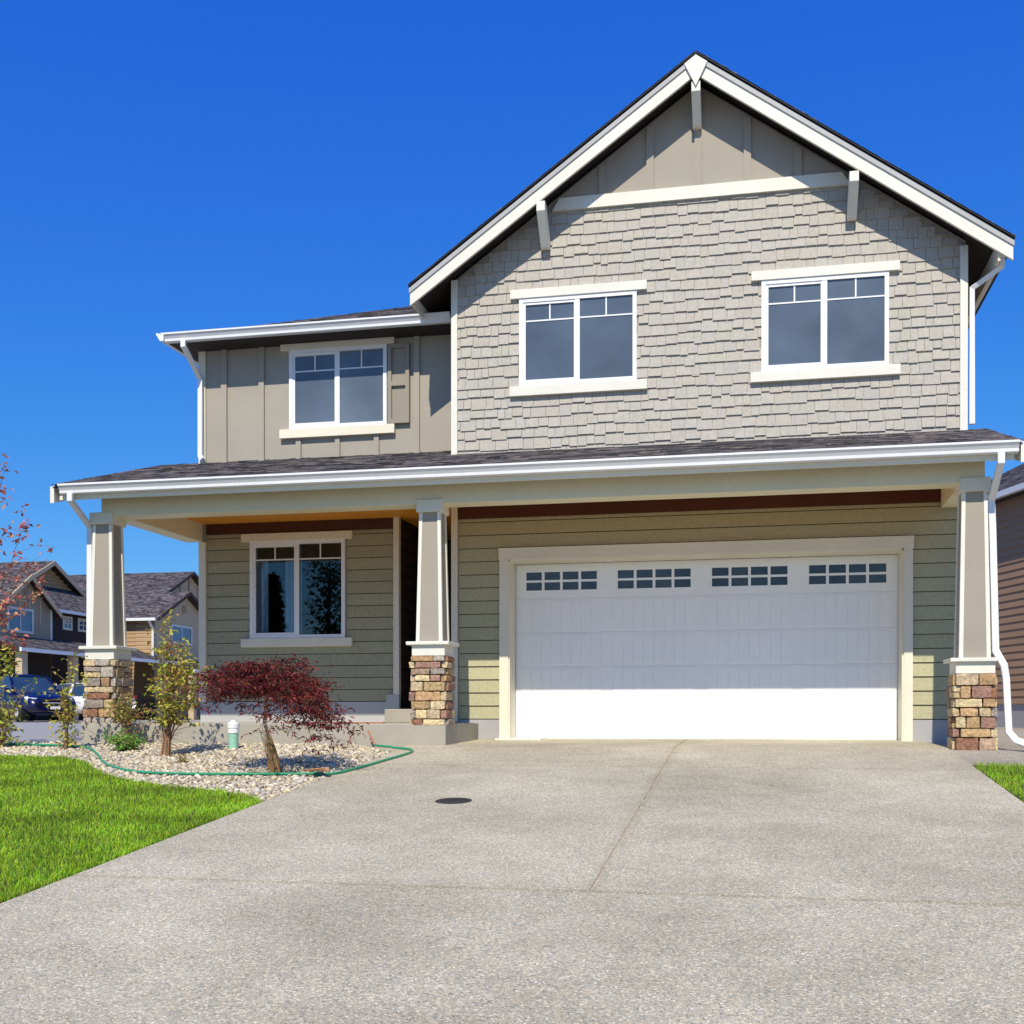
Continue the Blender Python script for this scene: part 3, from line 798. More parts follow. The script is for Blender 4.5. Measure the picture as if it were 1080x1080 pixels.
roof_rows((hx-.03, gy-.03, gzz-.03*s2+.005), (1, 0, 0), (0, 1, s2), 0, (XE-hx+.03, tmax*k2), M['roof'], 'roof_shingles', H, clip=lambda b: (b/k2, XE-hx+.03))
kgutter('gutter', hx-.05, XE, gy+.0, 5.632, .122)
# left return gutter and its sloping soffit
MB().prism([(hx-.0, 5.64), (hx-.055, 5.64), (hx-.115, 5.735), (hx-.115, 5.755), (hx, 5.73)], 'y', gy-.115, 22.4).build('gutter', M['gutter'], H)

# main gable roof
def gable_side(s):
    x_t = XC+s*HS; y0, y1 = YRK+.02, 22.5
    p = lambda x, dz: ZAP-SL*abs(x-XC)+dz
    m = MB(); th = .11
    pts = [(XC, y0, ZAP), (x_t, y0, p(x_t, 0)), (x_t, y1, p(x_t, 0)), (XC, y1, ZAP)]
    if s < 0: pts = pts[::-1]
    bot = [(a, b, c-th) for a, b, c in pts]
    m.hexa([Vector(q) for q in bot[::-1]]+[Vector(q) for q in pts[::-1]])
    m.build('gable_roof', M['soffit'], H)
    kk = math.hypot(1, SL)
    roof_rows((x_t+s*.02, y0-.068, p(x_t, 0)+.004), (0, 1, 0), (-s, 0, SL), 0, (y1-y0+.068, HS*kk+.02), M['roof'], 'roof_shingles', H)
    # barge board (main) and its crown strip: plumb-cut ends
    def board(name, top, bot_, yf, yb, x_in, x_out, mat):
        return MB().prism([(x_in, p(x_in, top)), (x_in, p(x_in, bot_)), (x_out, p(x_out, bot_)), (x_out, p(x_out, top))], 'y', yf, yb).build(name, M[mat], H)
    board('barge_board', -.085, -.26, YRK-.02, YRK+.02, XC+s*.004, x_t, 'white')
    board('barge_crown', -.03, -.095, YRK-.038, YRK+.02, XC+s*.004, x_t+s*.01, 'crown')
    board('drip_edge', .0, -.012, YRK-.06, YRK+.02, XC+s*.004, x_t+s*.015, 'black')
    # eave fascia running back
    MB().box(*((x_t-.16, x_t-.131) if s > 0 else (x_t, x_t+.03)), YRK+.03, 22.4, p(x_t, 0)-.24, p(x_t, 0)-.02).build('fascia_board', M['cream'], H)
    return p(x_t, 0)
zL = gable_side(-1); zR = gable_side(1)
# apex block
MB().prism([(XC-.14, ZAP-.135), (XC-.0, ZAP-.42), (XC+.14, ZAP-.135), (XC, ZAP-.035)], 'y', YRK-.056, YRK-.038).build('apex_block', M['white'], H)
# brackets (knee braces)
for x, zt, zb in ((-2.70, 6.87, 6.40), (-.745, 8.17, 7.76), (1.145, 6.88, 6.44)):
    m = MB(); hw = .055
    m.prism([(YU-.02, zb), (YU-.11, zb), (YRK-.03, zt-.12), (YRK-.03, zt), (YRK+.07, zt), (YU-.02, zb+.16)], 'x', x-hw, x+hw)
    m.build('bracket', M['white'], H, bevel=.005)
# gutter on the right eave, seen from the end
xt = XC+HS
MB().prism([(xt-.13, zR-.17), (xt-.07, zR-.17), (xt-.015, zR-.08), (xt-.015, zR-.05), (xt-.13, zR-.05)], 'y', YRK+.03, 22.4).build('gutter', M['gutter'], H)
# downspouts
def spout(pts, a=.036, b=.028): return MB().tube(pts, a, 4, b).build('downspout', M['gutter'], H, bevel=.006)
spout([(-7.97, gy-.06, 5.64), (-7.97, gy-.06, 5.56), (-7.94, YP-.07, 5.22), (-7.94, YP-.07, 4.10), (-7.88, YP-.13, 4.03)])
spout([(-8.37, 12.64, 3.08), (-8.37, 12.64, 3.0), (-8.385, 13.09, 2.74), (-8.40, 13.09, .25)])
spout([(xt-.08, YRK+.2, zR-.16), (xt-.08, YRK+.2, zR-.25), (XR+.05, YU-.0, zR-.42), (XR+.05, YU-.0, 3.86)], .034, .03)
spout([(2.515, 12.64, 3.08), (2.515, 12.64, 2.98), (2.50, 13.07, 2.66), (2.512, 13.07, 2.4), (2.535, 13.0, 1.02), (2.60, 12.90, .86), (2.625, 12.92, .72), (2.655, 12.92, .14), (2.72, 12.84, .05), (2.85, 12.72, .0)])

# ------------------------------------------------------------------ planting
def leaf_mesh(name, pts, size, pal, mat, parent, aspect=2.2, droop=0., up=.3, rnd=None, curl=.15):
    n = len(pts); p = np.array(pts)
    l = size*rng.uniform(.6, 1.3, n)
    d = rng.normal(0, 1, (n, 3)); d[:, 2] = d[:, 2]*.6-droop; d /= np.linalg.norm(d, axis=1)[:, None]
    nn = rng.normal(0, 1, (n, 3)); nn[:, 2] += up*3; s = np.cross(d, nn); s /= np.linalg.norm(s, axis=1)[:, None]+1e-9
    nrm = np.cross(s, d)
    w = (l/aspect)[:, None]; L = l[:, None]
    V = np.stack([p, p+d*L*.45+s*w*.5+nrm*L*curl, p+d*L-nrm*L*curl*.6, p+d*L*.45-s*w*.5+nrm*L*curl], 1)
    pal = np.array(pal); c = pal[rng.integers(0, len(pal), n)]*rng.uniform(.7, 1.3, (n, 1))
    C = np.repeat(c[:, None, :], 4, 1)
    o = (np.arange(n)*4)[:, None]
    F = np.concatenate([o+np.array([0, 1, 2]), o+np.array([0, 2, 3])])
    return link_mesh(name, V.reshape(-1, 3), F, mat, parent, C.reshape(-1, 3))
def jit(p, s): return (p[0]+random.gauss(0, s), p[1]+random.gauss(0, s), p[2]+random.gauss(0, s))

def maple():
    bx, by = -4.635, 10.42; bz = gz(by)
    T = thing('japanese_maple', 'small weeping maple with dark red lacy leaves beside the porch slab', 'tree', (bx, by, bz))
    m = MB()
    top = Vector((-.09, .05, .93))
    m.tube([(0, 0, -.03), (-.03, .01, .12), (-.09, .02, .32), (-.15, .04, .52), (-.14, .05, .70), (-.09, .05, .95)], [.026, .022, .019, .017, .018, .014], 8)
    tips = []
    br = MB()
    nb = 60
    for i in range(nb):
        a = 2*math.pi*i/nb+random.uniform(-.15, .15); ca, sa = math.cos(a), math.sin(a)
        tier = random.random()
        wide = random.uniform(.5, 1.0)*(.90 if ca > 0 else .76)
        z0 = top.z-.12+.2*tier; rise = random.uniform(.02, .30)*(1-.3*abs(ca))
        if ca > .15: fall = random.uniform(.1, .85)*(.4+.6*ca)
        else: fall = random.uniform(.05, .30)
        pts = []
        for k in range(9):
            t = k/8
            pts.append(Vector((top.x+ca*wide*t, top.y+sa*wide*t*.72, max(.22, z0+rise*math.sin(min(1, t*1.6)*math.pi/2)-fall*t**1.9+random.gauss(0, .014)))))
        br.tube(pts, [.009-.0078*k/8 for k in range(9)], 5)
        for k in range(3, 9):
            tips.append((pts[k], k/8))
            for q in range(2):
                e = pts[k]+Vector((random.gauss(ca*.04, .09), random.gauss(sa*.04, .08), random.gauss(-.012, .03)))
                br.tube([pts[k], (pts[k]+e)/2+Vector((0, 0, .012)), e], [.003, .0022, .001], 3, caps=False); tips.append((e, k/8))
    m.build('trunk', M['barkpale'], T, smooth=True)
    br.build('branches', M['darkbrown'], T)
    pts = []
    for p, t in tips:
        for q in range(int((3 if p.x < .25 else 5)+8*random.random())):
            pts.append((p.x+random.gauss(0, .06), p.y+random.gauss(0, .06), p.z+random.gauss(.006, .010)))
    leaf_mesh('crown', pts, .060, [(.13, .012, .02), (.20, .022, .03), (.30, .045, .045), (.38, .08, .07), (.075, .008, .014), (.09, .01, .016), (.32, .12, .05)], M['leaf'], T, aspect=6, droop=.35, up=.6)
    # tuft of dry grass wrapped round the foot of the trunk
    g = MB()
    for i in range(150):
        a = random.uniform(0, 6.28); r0 = random.uniform(.012, .042); h = random.uniform(.12, .50); f = h/.55
        cx = -.15*f-(.10*random.random()*f if random.random() < .2 else 0)
        p0 = Vector((math.cos(a)*r0*1.5, math.sin(a)*r0*1.5, -.01)); p1 = Vector((cx+math.cos(a)*r0*.8, .03*f+math.sin(a)*r0*.8, h))
        g.tube([p0, (p0+p1)/2+Vector((random.gauss(0, .012), random.gauss(0, .012), 0)), p1], [.0035, .003, .0015], 3, caps=False, col=random.choice([(.30, .14, .06), (.36, .20, .09), (.22, .10, .05), (.33, .26, .10)]))
    g.build('dry_stems', M['leaf'], T, col=True)
maple()

M['twig'] = paint('reddish_twig', (.36, .21, .12), .3, .9, .6)
def shrub(name, label, base, h, stems, spread, leaves, size, pal, lean=0., bushy=.1, stemmat='twig', core=None, prof=None, cat='shrub', stem_r=.009, zmin=0.):
    T = thing(name, label, cat, base)
    m = MB(); pts = []
    for i in range(stems):
        a = random.uniform(0, 6.28); s = spread*random.uniform(.25, 1.); hh = h*random.uniform(.55, 1.05)*(1 if i else 1.05)
        if prof: hh = min(hh, h)
        p = []
        for k in range(7):
            t = k/6; p.append(Vector((math.cos(a)*s*t**1.3+lean*t+random.gauss(0, .012), math.sin(a)*s*t**1.3+random.gauss(0, .012), hh*t-.02)))
        m.tube(p, [stem_r*(1-.85*k/6) for k in range(7)], 5)
        for k in range(1, 7):
            for q in range(2):
                e = p[k]+Vector((random.gauss(0, bushy), random.gauss(0, bushy), random.gauss(.04, bushy*.6)))
                if e.z < .03: e.z = .05
                m.tube([p[k], e], [.003, .001], 3, caps=False)
                for _ in range(max(1, int(leaves/(stems*12)))):
                    t = random.uniform(.25, 1.1); v = jit(p[k].lerp(e, t), size*.6)
                    if v[2] > zmin: pts.append(v)
    m.build('stems', M[stemmat], T)
    leaf_mesh('foliage', pts, size, pal, M['leaf'], T, aspect=1.7, droop=.1, up=.6)
    return T
YG = [(.40, .46, .06), (.54, .53, .07), (.60, .54, .10), (.28, .38, .06), (.66, .54, .11)]
OR = [(.38, .19, .05), (.44, .25, .06), (.30, .14, .05)]
T = shrub('young_shrub', 'tall twiggy shrub with yellow-green and orange leaves left of the maple', (-6.56, 11.7, gz(11.7)), 1.44, 15, .33, 1750, .06, YG+OR+YG, .12, .13, zmin=.38)
g = MB()
for i in range(46):
    a = random.uniform(0, 6.28); r0 = random.uniform(.01, .042); h = random.uniform(.2, .5)
    g.tube([(math.cos(a)*r0*1.4, math.sin(a)*r0*1.4, -.01), (math.cos(a)*r0+.02, math.sin(a)*r0, h*.5), (math.cos(a)*r0*1.3+.03*h, math.sin(a)*r0*1.3, h)], [.006, .005, .003], 4, caps=False)
g.build('lower_stems', M['twig'], T)
shrub('thin_shrub', 'thin yellow-green shrub standing in front of the left stone column', (-8.18, 12.25, gz(12.25)), 1.08, 6, .18, 380, .062, YG+[(.30, .18, .05)], .03, .075)
shrub('leafy_shrub', 'yellow-green shrub at the left edge in front of the blue car', (-9.20, 12.45, gz(12.45)), .88, 8, .34, 430, .068, YG, .05, .11)
shrub('corner_bush', 'low pale green bush at the foot of the left stone column', (-7.62, 12.72, gz(12.72)), .58, 14, .24, 1300, .055, [(.36, .38, .08), (.44, .43, .12), (.28, .30, .07), (.30, .15, .08)], 0, .06, zmin=.31)
shrub('low_shrub', 'low rounded dark green shrub on the pebbles', (-7.35, 12.2, gz(12.2)), .20, 26, .24, 1200, .042, [(.13, .34, .04), (.20, .45, .06), (.26, .52, .08)], 0, .045, stem_r=.004)
shrub('weed', 'tiny yellowish sprig growing alone among the pebbles', (-6.05, 11.15, gz(11.15)), .10, 5, .06, 45, .035, [(.40, .38, .06), (.30, .30, .05)], 0, .025, stem_r=.003, cat='plant')

def redtree():
    T = thing('young_red_tree', 'young slender tree with orange-red leaves at the left edge', 'tree', (-9.5, 12.4, gz(12.4)))
    m = MB(); pts = []; low = []
    m.tube([(0, 0, -.05), (.01, 0, .8), (.0, 0, 1.7), (.03, 0, 2.6), (.02, .02, 3.5)], [.026, .024, .02, .014, .006], 7)
    def branch(p0, p1, n=6, dense=16):
        p0, p1 = Vector(p0), Vector(p1); ln = (p1-p0).length
        P = [p0.lerp(p1, k/n)+Vector((random.gauss(0, .02), random.gauss(0, .02), random.gauss(0, .015))) for k in range(n+1)]
        m.tube(P, [.009-.007*k/n for k in range(n+1)], 5)
        for k in range(1, n+1):
            for q in range(dense):
                (pts if P[k].z > 1.25 else low).append(jit(P[k], .05))
            e = P[k]+Vector((random.gauss(0, .1), random.gauss(0, .1), random.gauss(.05, .08)))
            m.tube([P[k], e], [.003, .001], 3, caps=False)
            for q in range(6): (pts if e.z > 1.25 else low).append(jit(e, .04))
    branch((0, 0, 1.35), (.70, .02, 2.80), 8, 9)
    branch((0, 0, 1.25), (.62, .1, 2.25), 5, 14)
    branch((0, 0, 1.3), (.92, -.05, 1.95), 5, 14)
    branch((.02, 0, 2.5), (.36, .02, 3.42), 5, 10)
    branch((.02, 0, 2.2), (.42, .02, 2.7), 4, 10)
    branch((.02, 0, 2.4), (-.5, .1, 3.3), 5, 12); branch((0, 0, 1.5), (-.7, .0, 2.4), 6, 12); branch((0, 0, 1.2), (-.1, -.5, 2.3), 5, 12); branch((0, 0, 1.9), (-.3, .4, 3.0), 5, 12)
    branch((0, 0, .8), (.55, 0, 1.35), 5, 16); branch((0, 0, .7), (.45, .1, 1.1), 5, 18); branch((0, 0, .7), (-.5, .1, 1.3), 5, 14)
    m.build('trunk', M['bark'], T)
    leaf_mesh('crown', pts, .07, [(.58, .20, .14), (.62, .28, .16), (.48, .13, .10), (.34, .09, .09), (.66, .36, .18)], M['leaf'], T, aspect=1.5, droop=.2)
    leaf_mesh('lower_foliage', low, .065, YG+[(.36, .22, .07)], M['leaf'], T, aspect=1.6)
redtree()

# orange cord lying on the porch slab behind the maple
M['orange'] = paint('orange_cord_rubber', (.50, .15, .06), .15, .5)
cp = [(-5.75, 13.10), (-5.4, 13.03), (-5.0, 13.06), (-4.75, 13.02), (-4.5, 13.2), (-4.6, 13.6)]
tag(MB().tube([(x, y, .232) for x, y in cp], .008, 6, ref=(0, 0, 1)).build('extension_cord', M['orange']), 'thin orange cord lying along the edge of the porch slab behind the maple', 'cord')
# standpipe, hose, manhole cover, dry leaf -------------------------------
px_, py_ = -6.07, 12.4; pz = gz(py_)
P = thing('standpipe', 'short mint-green drain pipe with a white cap among the pebbles', 'pipe', (px_, py_, pz))
MB().lathe(0, 0, [(.058, -.08), (.058, .21)], 24).build('pipe', M['mint'], P, smooth=False)
MB().lathe(0, 0, [(.063, .20), (.066, .205), (.066, .245), (.063, .25), (.064, .26), (.070, .265), (.070, .315), (.062, .33), (.034, .332), (.032, .352), (.028, .356)], 24).build('cap', M['vinyl'], P)
hz = lambda y: gz(y)+.035
hp_ = [(-11, 12.6), (-9.6, 12.62), (-8.75, 12.55), (-8.0, 12.35), (-7.45, 11.75), (-6.85, 10.95), (-6.25, 10.42), (-5.75, 10.25), (-5.2, 10.24), (-4.75, 10.28), (-4.32, 10.32), (-4.05, 10.42), (-3.93, 10.95), (-3.86, 11.5), (-3.80, 12.0), (-3.83, 12.3), (-4.0, 12.48), (-4.25, 12.58), (-4.42, 12.7)]
def cat(P, n=6):
    out = []
    for i in range(len(P)-1):
        a, b, c, d = P[max(0, i-1)], P[i], P[i+1], P[min(len(P)-1, i+2)]
        for k in range(n):
            t = k/n
            out.append(tuple(.5*((2*b[j])+(-a[j]+c[j])*t+(2*a[j]-5*b[j]+4*c[j]-d[j])*t*t+(-a[j]+3*b[j]-3*c[j]+d[j])*t**3) for j in range(2)))
    out.append(P[-1]); return out
HP = cat(hp_)
HO = thing('garden_hose', 'green garden hose snaking along the edge of the pebble bed', 'hose', (-4.3, 10.3, gz(10.3)))
def hpt(q, lift=0): return Vector((q[0]+4.3, q[1]-10.3, (hz(q[1]) if q[0] < -4.15 else gz(q[1])+.026)-gz(10.3)+lift))
MB().tube([hpt(q) for q in HP], .0135, 10, ref=(0, 0, 1)).build('tube', M['hose'], HO, smooth=True)
MB().tube([hpt(HP[-1], .005)+Vector((-.12, .12, .16)), hpt(HP[-1], .005)+Vector((-.05, .06, .06)), hpt(HP[-1], .002), hpt(HP[-4], .0)], .012, 10).build('coupling', M['copper'], HO)
MB().tube([hpt(HP[62], .0), hpt(HP[64], .0)], .02, 10, ref=(0, 0, 1)).build('coupling', M['hose'], HO)
lf = MB()
for (a, b, w) in (((-.1, .0), (.09, .06), .05), ((-.05, -.03), (.1, .02), .04)):
    a, b = Vector((*a, 0)), Vector((*b, 0)); d = (b-a); n = Vector((-d.y, d.x, 0)).normalized()
    vs = []
    for k in range(7):
        t = k/6; ww = w*math.sin(math.pi*min(.98, max(.03, t)))
        for s in (-1, 0, 1): vs.append(a+d*t+n*ww*s+Vector((0, 0, .025+.02*abs(s)+.02*t+(.012 if s == 0 else 0)*math.sin(t*5))))
    lf.add(vs, [(k*3+s, k*3+s+1, k*3+s+4, k*3+s+3) for k in range(6) for s in (0, 1)])
o = lf.build('fallen_leaf', M['leafdry']); o.scale = (1.25, 1.25, 1.3); o.location = (-4.15, 10.2, gz(10.2)+.03); tag(o, 'curled orange-brown dead leaf beside the hose at the driveway edge', 'leaf')

mc = thing('manhole_cover', 'dark round iron cover set in the driveway', 'cover', (-2.455, 9.02, gz(9.02)+.012), 0)
mc.rotation_euler = (math.atan(.092), 0, 0)
MB().lathe(0, 0, [(.152, -.03), (.152, .004), (.135, .005), (.134, .001), (.0, .0011)], 40).build('frame_ring', M['iron'], mc)
lid = MB(); lid.lathe(0, 0, [(.132, -.02), (.132, .004), (.128, .006), (.0, .0062)], 40)
for i in range(-4, 5):
    for j in range(-4, 5):
        if math.hypot(i, j)*.027 < .115: lid.box(i*.027-.009, i*.027+.009, j*.027-.009, j*.027+.009, .006, .009)
lid.build('lid', M['iron'], mc)

# ------------------------------------------------------------------ neighbour on the right
def neighbour_right():
    T = thing('neighbour_house', 'brown lap-sided house at the right edge', 'house', (0, 0, 0))
    nb = Vector((5.68, 27.70, 0)); d = Vector((-.324, .946, 0)).normalized(); n = Vector((-.946, -.324, 0)).normalized()
    a = math.atan2(d.y, d.x)
    T.location = nb; T.rotation_euler = (0, 0, a)     # local x runs along the wall (away), local -y... faces us
    # local frame: +x along d, +y is left of d => outward normal n is +y? check sign below
    ly = 1 if Vector((-math.sin(a), math.cos(a), 0)).dot(n) > 0 else -1
    x0, x1 = -15, 6; ze = 5.35
    def B(name, mat, xa, xb, ya, yb, za, zb): return box(name, mat, T, xa, xb, min(ly*ya, ly*yb), max(ly*ya, ly*yb), za, zb)
    B('wall', M['brownsiding'], x0, x1, -8, -.02, .62, ze)
    B('foundation', M['foundation'], x0, x1, -8, -.03, -.1, .62)
    m = MB(); z = .6; ex = .17
    while z < ze:
        for yy in (0,):
            pl = [(ly*-.02, z), (ly*.014, z), (ly*-.006, min(z+ex, ze)), (ly*-.02, min(z+ex, ze))]
            m.add([(x0, p, q) for p, q in pl]+[(x1, p, q) for p, q in pl], [(0, 1, 2, 3), (7, 6, 5, 4), (0, 4, 5, 1), (1, 5, 6, 2), (2, 6, 7, 3), (3, 7, 4, 0)])
        z += ex
    m.build('lap_siding', M['brownsiding'], T)
    o = .28; e = ze-.05
    # eave, gutter and roof plane rising away from us
    B('soffit', M['soffit'], x0-.4, x1+.4, 0, o, e, e+.05)
    B('gutter', M['gutter'], x0-.4, x1+.45, o, o+.11, e+.0, e+.13)
    r = [(x0-.4, ly*(o+.02), e+.12), (x1+.45, ly*(o+.02), e+.12), (x1+.45, ly*-4.2, e+.12+.5*(o+4.2)), (x0-.4, ly*-4.2, e+.12+.5*(o+4.2))]
    slab_roof('roof', r if ly < 0 else r[::-1], .12, M['soffit'], T)
    roof_rows(r[0], (1, 0, 0), Vector(r[3])-Vector(r[0]), 0, (x1-x0+.85, 5.2), M['roof'], 'roof_shingles', T)
neighbour_right()

# ------------------------------------------------------------------ houses across the side street (they face +X)
def small_window(parent, x, ya, yb, za, zb, nx=2, trim='white', grid=False):
    f = MB(); t = .10
    f.box(x, x+.05, ya-t, yb+t, zb, zb+t).box(x, x+.06, ya-t, yb+t, za-t, za).box(x, x+.05, ya-t, ya, za, zb).box(x, x+.05, yb, yb+t, za, zb)
    for i in range(1, nx): 
        y = ya+(yb-ya)*i/nx; f.box(x, x+.045, y-.03, y+.03, za, zb)
    if grid: f.box(x, x+.04, ya, yb, (za+zb)/2-.02, (za+zb)/2+.02)
    w = f.build('window', M[trim], parent)
    box('pane', M['glass_far'], w, x+.01, x+.02, ya, yb, za, zb)
def gable_roof_x(parent, xf, xb, yc, half, zr, slope, over, th=.10, bh=.2, bmat='far_beige'):
    """ridge along X at (yc, zr); gable faces +X at xf"""
    for s in (-1, 1):
        ye = yc+s*(half+over); ze = zr-slope*(half+over)
        p = [(xb, yc, zr), (xf+over, yc, zr), (xf+over, ye, ze), (xb, ye, ze)]
        if s > 0: p = p[::-1]
        slab_roof('roof', [Vector(q) for q in p][::-1], th, M['soffit'], parent)
        roof_rows((xb, ye, ze+.01), (1, 0, 0), (0, -s, slope), 0, (xf+over-xb, (half+over)*math.hypot(1, slope)), M['roof'], 'roof_shingles', parent)
        # barge board
        MB().prism([(yc, zr+.01), (ye, ze+.01), (ye, ze-bh), (yc, zr-bh)], 'x', xf+over, xf+over+.06).build('barge_board', M[bmat], parent)
def houseA():
    T = thing('grey_house', 'grey gabled house with porch posts behind the parked cars at far left', 'house', (-30.8, 43.3, .165))
    ox, oy, oz = T.location
    def bx(n, m, x0, x1, y0, y1, z0, z1): return box(n, M[m], T, x0-ox, x1-ox, y0-oy, y1-oy, z0-oz, z1-oz)
    XA, XB, XG = -30.8, -32.0, -33.8
    # projecting wing with board and batten gable
    bx('wall', 'far_taupe', -38, XA, 41.45, 45.05, .1, 5.0)
    MB().prism([(41.45-oy, 5.0-oz), (45.05-oy, 5.0-oz), (43.25-oy, 6.3-oz)], 'x', -38-ox, XA-ox-.002).build('wall', M['far_taupe'], T)
    for y in (42.2, 42.85, 43.5, 44.25): bx('batten', 'far_beige', XA, XA+.03, y-.05, y+.05, 4.97 if y < 44.2 else 4.3, 5.1+.9*(1-abs(y-43.25)/1.8))
    small_window(T, XA-ox, 42.1-oy, 43.65-oy, 3.98-oz, 4.85-oz)
    for y in (44.95, 41.4): bx('corner_board', 'white', XA, XA+.05, y, y+.12, 3.4, 5.05)
    gable_roof_x(T, XA-ox, -38-ox, 43.25-oy, 1.8, 6.4-oz, .72, .3)
    # recessed part, its shade painted in as a dark wall colour
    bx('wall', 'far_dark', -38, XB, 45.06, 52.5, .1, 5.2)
    small_window(T, XB-ox, 47.75-oy, 48.3-oy, 4.5-oz, 4.95-oz, 2, 'cream', True)
    small_window(T, XB-ox, 48.97-oy, 49.65-oy, 4.5-oz, 4.95-oz, 2, 'cream', True)
    r = [(XB+.4-ox, 44.9-oy, 5.22-oz), (XB+.4-ox, 52.8-oy, 5.22-oz), (XB-2.6-ox, 52.8-oy, 7.1-oz), (XB-2.6-ox, 44.9-oy, 7.1-oz)]
    slab_roof('roof', [Vector(q) for q in r], .14, M['soffit'], T)
    roof_rows(Vector(r[0])+Vector((0, 0, .01)), (0, 1, 0), (-3, 0, 1.88), 0, (7.9, 3.5), M['roof'], 'roof_shingles', T)
    bx('gutter', 'gutter', XB+.4, XB+.52, 45.0, 52.8, 5.12, 5.26)
    MB().tube([(XB+.46-ox, 45.15-oy, 5.15-oz), (XB+.1-ox, 45.2-oy, 4.8-oz), (XB+.1-ox, 45.2-oy, 3.7-oz)], .06, 6).build('downspout', M['white'], T)
    # tall rear gable with lap siding
    bx('wall', 'far_tan', -42, XG, 45.2, 53.6, 5.0, 5.6)
    hh = 4.0
    MB().prism([(49.1-hh-oy, 5.6-oz), (49.1+hh-oy, 5.6-oz), (49.1-oy, 7.7-oz)], 'x', -42-ox, XG-ox-.02).build('wall', M['far_tan'], T)
    m = MB(); z = 5.6
    while z < 7.5:
        w = hh*(1-(z-5.6)/2.1)-.1; m.box(XG-ox-.02, XG-ox+.02-.0, 49.1-w-oy, 49.1+w-oy, z-oz, z+.11-oz); z += .17
    m.build('lap_siding', M['far_tan'], T)
    gable_roof_x(T, XG-ox, -42-ox, 49.1-oy, hh, 7.85-oz, .53, .4)
    # porch
    r = [(XA+1.9-ox, 40.2-oy, 3.05-oz), (XA+1.9-ox, 52.6-oy, 3.05-oz), (XA-.02-ox, 52.6-oy, 3.72-oz), (XA-.02-ox, 40.2-oy, 3.72-oz)]
    slab_roof('porch_roof', [Vector(q) for q in r], .14, M['soffit'], T)
    roof_rows(Vector(r[0])+Vector((0, 0, .01)), (0, 1, 0), (-1.92, 0, .67), 0, (12.4, 2.03), M['roof'], 'roof_shingles', T)
    bx('gutter', 'gutter', XA+1.9, XA+2.0, 40.2, 52.6, 2.93, 3.08)
    bx('porch_wall', 'far_dark', XA-.02, XA+.02, 41.5, 45.0, .1, 3.5)
    for y in (40.5, 44.0, 47.6, 51.2): bx('porch_post', 'far_beige', XA+1.5, XA+1.8, y, y+.36, .1, 2.93)
    rl = MB()
    for z in (1.15, .55): rl.box(XA+1.62-ox, XA+1.68-ox, 40.6-oy, 51.3-oy, z-oz, z+.06-oz)
    for i in range(70): rl.box(XA+1.635-ox, XA+1.665-ox, 40.6+i*.152-oy, 40.63+i*.152-oy, .3-oz, 1.15-oz)
    rl.build('porch_railing', M['far_dark'], T)
houseA()
